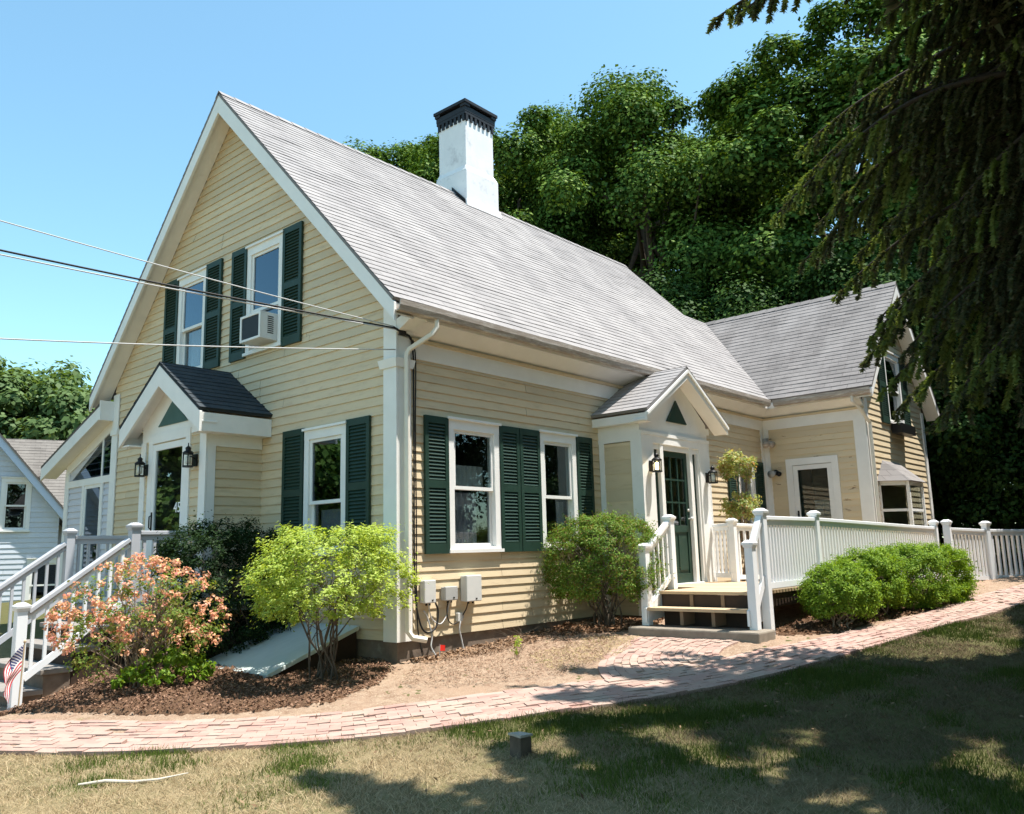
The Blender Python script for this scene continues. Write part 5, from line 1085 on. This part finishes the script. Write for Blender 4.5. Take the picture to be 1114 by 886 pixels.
# ------------------------------------------------------------------ the spruce
def inframe(p):
    v = p-CAM; z = v.dot(d_)
    return z > .3 and abs(v.dot(rr))/z < .70 and abs(v.dot(uu))/z < .58
def spruce(x, y, label, tips_, over, nring, seed, fine=True):
    r = np.random.default_rng(seed); g = gzf(x, y); root = empty('spruce_tree', (x, y, g), label, 'tree')
    m = MB(); m.tube([(x, y, g-.2), (x+.02, y, 2), (x, y+.03, 6), (x, y, 11), (x, y, 15)], [.34, .28, .2, .11, .02], 12); m.build('trunk', M_bark, root, smooth=True)
    limbs = []
    for (u, v, t, h0) in tips_: limbs.append((Vector((x, y, h0)), cpt(u, v, t), 1.0))
    for (a_, b_, c_) in over: limbs.append((Vector((x, y, c_+1.3)), Vector((a_, b_, c_)), .7))
    for k in range(nring):
        h0 = 4.0+k*.165; a = k*2.39996+.4; Lb = max(.5, 5.0*(1-(h0-3.4)/13.0))*r.uniform(.8, 1.1)*(.55 if math.sin(a) > -.1 else 1)
        limbs.append((Vector((x, y, h0)), Vector((x+math.cos(a)*Lb, y+math.sin(a)*Lb, h0-.42*Lb+.1)), .45))
    limbs = [l for l in limbs if l[2] == 1.0 or not (inframe(l[1]) or inframe(l[0].lerp(l[1], .7)))]
    lm = MB(); base = []; dirs = []; tips = []; tdirs = []; bb = []; bdr = []
    for (a, b, dens) in limbs:
        Lb = (b-a).length; n = 14; pts = []; h_ = r.uniform(0, 6); wv = (b-a).cross(Vector((0, 0, 1))).normalized()
        for i in range(n):
            t = i/(n-1); p = a.lerp(b, t); p.z += .07*Lb*math.sin(math.pi*t)-.035*Lb*math.sin(math.pi*2*t)+.02*math.sin(t*11+h_); p += wv*(.035*Lb*math.sin(math.pi*t*1.7+h_)); pts.append(p)
        lm.tube(pts, [.055*(Lb/4.2)*(1-i/n)+.006 for i in range(n)], 6)
        fwd = (b-a); fwd.z = 0; fwd.normalize(); sd = fwd.cross(Vector((0, 0, 1)))
        ntw = int(Lb*(18 if dens == 1.0 else 32 if dens > .5 and not fine else 20 if dens > .5 else 16))+6
        for k in range(ntw):
            t = .06+.94*(k+r.random())/ntw; f = t*(n-1); i = min(int(f), n-2); p = pts[i].lerp(pts[i+1], f-i)
            sgn = 1 if k % 2 else -1; tl = (.30+.75*(1-t)**.5)*r.uniform(.35, 1.1)*(1-.6*t**3)
            hang = r.uniform(.2, 1.0); d = (sd*sgn*r.uniform(.15, .9)+fwd*r.uniform(.2, .8)+Vector((0, 0, -.35-hang*.7))).normalized()
            ns_ = 6; q = p.copy(); poly = [q.copy()]
            for s_ in range(ns_):
                d = (d+Vector((r.normal(0, .06), r.normal(0, .06), -.16))).normalized(); q = q+d*tl/ns_; poly.append(q.copy())
            fin = inframe(p)
            nn_ = int(tl*(430 if fin else 90))
            ts = r.random(nn_)*ns_; ix = np.minimum(ts.astype(int), ns_-1); fr_ = (ts-ix)[:, None]; A = np.array(poly)
            P0 = A[ix]*(1-fr_)+A[ix+1]*fr_; Dv = A[ix+1]-A[ix]; Dv /= np.linalg.norm(Dv, axis=1)[:, None]
            isbright = fin and (t > .62) and r.random() < .5
            (tips if isbright else base if fin else bb).append(P0); (tdirs if isbright else dirs if fin else bdr).append(Dv)
    lm.build('limbs', M_limb, root, smooth=True)
    def needles(P0, D, ln, wd):
        P0 = np.concatenate(P0); D = np.concatenate(D); N = len(P0); side = np.cross(D, r.normal(0, 1, (N, 3))); side /= np.linalg.norm(side, axis=1)[:, None]
        tip = D*.55+side*.8; l = (ln*r.uniform(.7, 1.3, N))[:, None]; w = np.cross(D, side)*wd
        return np.stack([P0-D*.01-w*.8, P0+tip*l, P0+D*.018+w*.8], 1)
    if base:
        np_mesh('crown', needles(base, dirs, .048, .0125), 3, L_spruce, root)
        np_mesh('fresh_tips', needles(tips, tdirs, .048, .012), 3, L_sprtip, root)
    np_mesh('crown', needles(bb, bdr, .16, .068), 3, L_spruce, root)
    return root
TIPS = ((800, 18, 7.6, 6.6), (838, 235, 8.8, 5.6), (868, 165, 9.2, 6.1), (872, 285, 9.3, 5.0), (905, 325, 9.4, 4.7), (955, 350, 9.6, 4.4), (935, 395, 9.7, 4.1), (970, 450, 9.6, 3.6), (850, 215, 9.6, 5.6), (890, 245, 9.0, 5.3), (925, 280, 9.7, 5.0), (775, 15, 7.9, 6.7), (945, 372, 9.0, 4.3), (985, 385, 8.8, 4.2), (962, 425, 9.2, 3.9), (1010, 465, 9.2, 3.4), (1035, 440, 9.0, 3.7), (990, 320, 9.0, 4.8), (1110, 450, 9.0, 3.2), (930, 95, 8.6, 6.7), (1000, 60, 9.0, 6.5), (1090, 60, 8.5, 6.2), (1010, 260, 8.6, 5.3), (965, 255, 8.9, 5.4), (960, 20, 7.8, 6.6), (990, 160, 8.6, 6.0), (1060, 110, 9.6, 6.3), (1030, 30, 9.4, 6.8), (1010, 200, 9.9, 5.7), (1105, 40, 9.8, 6.6), (950, 190, 9.5, 6.0), (1125, 420, 9.8, 3.9), (1000, 110, 9.8, 6.4), (1150, 120, 9.5, 6.1))
spruce(2.9, -7.35, 'tall drooping spruce with hanging branches over the right side of the lawn', TIPS,
       [(1.2, -4.5, 7.4), (3.5, -3.9, 7.2), (4.6, -4.0, 6.6), (6, -4.8, 6.0), (7, -5.8, 5.5), (7.5, -7, 5.2), (5.5, -4.0, 7.6), (2.4, -4.2, 8.4), (0.2, -5.0, 6.6), (.6, -6.2, 5.6), (-.4, -6.6, 5.8), (8.6, -5.2, 6.5), (9, -6.5, 5.5)], 56, 77)
spruce(-1.0, -9.0, 'second spruce, just out of view beside the viewer, shading the near lawn', (),
       [(-2.6, -5.3, 5.7), (-1.6, -5.0, 6.0), (-3.2, -6.2, 5.6), (-.5, -4.9, 6.3), (-2.1, -6.7, 5.4), (.6, -4.9, 6.6), (-3.5, -5.6, 6.5), (-1.0, -5.7, 6.4), (0.2, -5.7, 7.0), (-3.9, -7.2, 5.2), (1.2, -5.6, 6.2), (-2.9, -4.9, 7.4), (-1.3, -4.7, 7.6), (.8, -6.6, 5.6), (-1.0, -5.2, 5.8), (-.2, -5.3, 5.9), (.5, -5.4, 6.0), (-1.8, -5.8, 5.7)], 44, 78, False)

# ------------------------------------------------------------------ neighbouring house at the left edge
nb = empty('neighbour_house', (-1.2, 17, -.7), 'pale grey clapboard house with a brown roof at the far left edge', 'house')
o = cpt(66, 555, 25); gv = Vector((o.x, o.y, 0)); fdir = Vector((math.cos(yaw+math.radians(33)), math.sin(yaw+math.radians(33)), 0)); rgt = Vector((fdir.y, -fdir.x, 0))
c66 = cpt(66, 555, 25); k = 25/907.6*1.05
def F_nb(a, n, z): p = gv+rgt*a-fdir*n; return (p.x, p.y, z)
ze_ = c66.z; sl3 = 1.22
wz = cpt(17, 548, 24.9); wa = (Vector((wz.x, wz.y, 0))-gv).dot(rgt)
wn_ = (wa-.34, wa+.34, wz.z-.72, wz.z+.66)
wz2 = cpt(50, 612, 24.9); wb = (Vector((wz2.x, wz2.y, 0))-gv).dot(rgt)
wn2 = (wb-.42, wb+.42, wz2.z-1.2, wz2.z+.1)
npoly = [(-7.5, -1), (-.02, -1), (-.02, ze_+.0), (-3.75, ze_+3.75*sl3), (-7.5, ze_)]
clap('wall', F_nb, npoly, [op(*wn_), op(*wn2)], M_neigh, nb, exp=.13, seed=71)
window(F_nb, *wn_, parent=nb, frame=M_white); window(F_nb, *wn2, parent=nb)
m = MB()
for (a0, z0, a1, z1) in ((-3.75, ze_+3.75*sl3+.1, .35, ze_-.35), (-3.75, ze_+3.75*sl3+.1, -7.85, ze_-.35)):
    m.fprism(F_nb, [(a0, z0), (a1, z1), (a1, z1-.30), (a0, z0-.30)], .02, .30)
m.build('fascia', pmat('blue_white_trim', (.5, .58, .7), None, 5, .5), nb)
vv = math.hypot(1, sl3)
roof_plane('roof', F_nb(.4, .34, ze_-.40), fdir, -rgt+Vector((0, 0, sl3)), [(0, 0), (9, 0), (9, 4.2*vv), (0, 4.2*vv)], M_roofbrown, nb, seed=72)
# rear wing of the neighbouring house with its own roof
r0 = cpt(24, 478, 31); r1 = cpt(112, 482, 31)
hd = Vector((r1.x-r0.x, r1.y-r0.y, 0)).normalized(); fz = Vector((-hd.y, hd.x, 0))
if fz.dot(fdir) < 0: fz = -fz
roof_plane('roof', r0-hd*2-fz*3.2-Vector((0, 0, 2.7)), hd, fz*3.2+Vector((0, 0, 2.7)), [(0, 0), (8.5, 0), (8.5, 4.18), (0, 4.18)], M_roofbrown, nb, exp=.16, seed=73)
m = MB(); b0 = r0-hd*2-fz*2.9-Vector((0, 0, 2.6)); b1 = b0+hd*8.5; m.add([(b0.x, b0.y, -1), (b1.x, b1.y, -1), tuple(b1), tuple(b0)], [(0, 1, 2, 3)]); m.build('wall', M_neigh, nb)

# ------------------------------------------------------------------ ground cover
def grass():
    r = np.random.default_rng(9); n = 1350000
    x = r.uniform(-6, 14, n); y = r.uniform(-7.6, 3, n)
    dx, dy = x-CAM.x, y-CAM.y; f = dx*math.cos(yaw)+dy*math.sin(yaw); s = dx*math.sin(yaw)-dy*math.cos(yaw)
    keep = (f > 3.2) & (np.abs(s) < f*.74+1.6)
    keep &= r.random(n) < np.clip((7.5/np.maximum(f, 1))**1.5, .12, 1)
    keep &= ~inpoly(x, y, PATHPOLY) & ~inpoly(x, y, BED)
    x, y, f = x[keep], y[keep], f[keep]
    k = r.integers(0, len(pr_), 9000); o_ = np.abs(r.normal(0, .045, 9000))-.035; x = np.concatenate([x, pr_[k, 0]-nn[k, 0]*o_+r.normal(0, .03, 9000)]); y = np.concatenate([y, pr_[k, 1]-nn[k, 1]*o_+r.normal(0, .03, 9000)])
    f = np.concatenate([f, np.full(9000, 8.0)]); n = len(x)
    gn = np.sin(x*2.1+1.3*np.sin(y*1.7))*np.sin(y*2.4+1.1*np.sin(x*1.9+2))+.45*np.sin(x*6.3+y*4.1)*np.sin(y*7.2-x*3)+r.normal(0, .32, n)
    green_shade = sstep((x+2.7)/1.9); gn = gn+.36*green_shade  # mask of the tree-shaded lawn: more green blades, darker blade colours
    green = gn > .60
    h = np.where(green, r.uniform(.015, .042, n)*(1+.7*(gn > 1.0)), r.uniform(.010, .045, n)*(.6+.8*r.random(n)**3)); lean = r.normal(0, 1, (n, 2))*np.where(green, .35, 1.3)[:, None]*h[:, None]
    w = np.where(green, .0030, .0026)*np.clip(f/6, 1, 2); a = r.random(n)*2*np.pi; z = gz(x, y)+(np.sin(x*1.7+y*.6)*np.sin(y*1.3-x*.4))*.018
    wx, wy = np.cos(a)*w, np.sin(a)*w
    V = np.stack([np.stack([x-wx, y-wy, z-.004], -1), np.stack([x+wx, y+wy, z-.004], -1), np.stack([x+lean[:, 0], y+lean[:, 1], z+h], -1)], 1)
    t = r.random(n)[:, None]
    cg = (np.array([.07, .12, .022])*(1-t)+np.array([.17, .205, .05])*t)*(1-.4*green_shade[:, None]); cs = (np.array([.29, .215, .12])*(1-t)+np.array([.54, .43, .27])*t)*(1-.62*green_shade[:, None])  # spruce shade painted into the blades: green and straw both darken by the mask
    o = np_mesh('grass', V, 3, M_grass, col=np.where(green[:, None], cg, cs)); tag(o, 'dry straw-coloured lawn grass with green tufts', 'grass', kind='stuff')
grass()
def chips(name, poly, n, size, c0, c1, label, cat, seed, mound=None, asp=.4):
    r = np.random.default_rng(seed); P = np.array(poly); x = r.uniform(P[:, 0].min(), P[:, 0].max(), n); y = r.uniform(P[:, 1].min(), P[:, 1].max(), n)
    k = inpoly(x, y, poly); x, y = x[k], y[k]; n = len(x); z = gz(x, y)+(np.sin(x*1.7+y*.6)*np.sin(y*1.3-x*.4))*.018+.03+r.uniform(0, .02, n)
    if mound is not None: z = z+mound(x, y)
    c = np.stack([x, y, z], -1); nr = np.tile([0, 0, 1.0], (n, 1)); t = r.random(n)[:, None]
    o = np_mesh(name, leaf_quads(c, nr, size, asp, .45, r), 4, M_chip, col=np.array(c0)*(1-t)+np.array(c1)*t); tag(o, label, cat, kind='stuff')
chips('bark_chips', MULCH, 17000, .034, (.07, .04, .028), (.30, .18, .12), 'brown bark chips under the azalea and the yellow-green shrub', 'bark chips', 1, mul)
chips('fallen_leaves', MULCH2, 2600, .06, (.10, .055, .03), (.34, .20, .12), 'brown fallen leaves under the rounded yew', 'leaves', 2)
chips('fallen_leaves', MULCH3, 3500, .05, (.06, .035, .02), (.22, .13, .08), 'dark leaf litter under the box shrubs', 'leaves', 3)
BEDC = [(-.9, -1.0), (0, -.3), (2.3, -.2), (2.5, -1.2), (1.2, -1.9), (.2, -2.1), (-.6, -1.6)]
LAWN = [(-5, -2), (-3, -1.8), (-1, -3.2), (2, -4.1), (7, -4.8), (9, -6), (0, -7.5), (-4.5, -4)]
chips('lawn_litter', LAWN, 1500, .035, (.10, .06, .035), (.26, .18, .11), 'small dead leaves and bits of bark scattered over the lawn', 'leaf litter', 6)
chips('pine_needles', BEDC, 9000, .055, (.25, .15, .10), (.42, .31, .22), 'dry needles and twigs scattered on the bare dirt bed', 'pine needles', 4, asp=.10)
FOUND = [(.1, -.02), (.1, -.35), (1.0, -.5), (2.0, -.45), (2.2, -.02)]
chips('foundation_litter', FOUND, 1500, .05, (.10, .06, .035), (.34, .22, .14), 'dead leaves gathered along the foundation under the utility boxes', 'leaf litter', 9)
PATCH = [(.3, -1.9), (1.0, -1.0), (2.3, -1.0), (2.5, -1.5), (1.3, -2.0)]
chips('dry_grass', PATCH, 3000, .06, (.26, .20, .09), (.50, .40, .22), 'patch of dead dry grass in the bare bed by the path', 'grass', 10, asp=.07)
chips('path_litter', PATHPOLY, 2600, .045, (.20, .13, .09), (.42, .32, .23), 'needles and crumbs of soil lying on the brick path', 'leaf litter', 8, asp=.16)
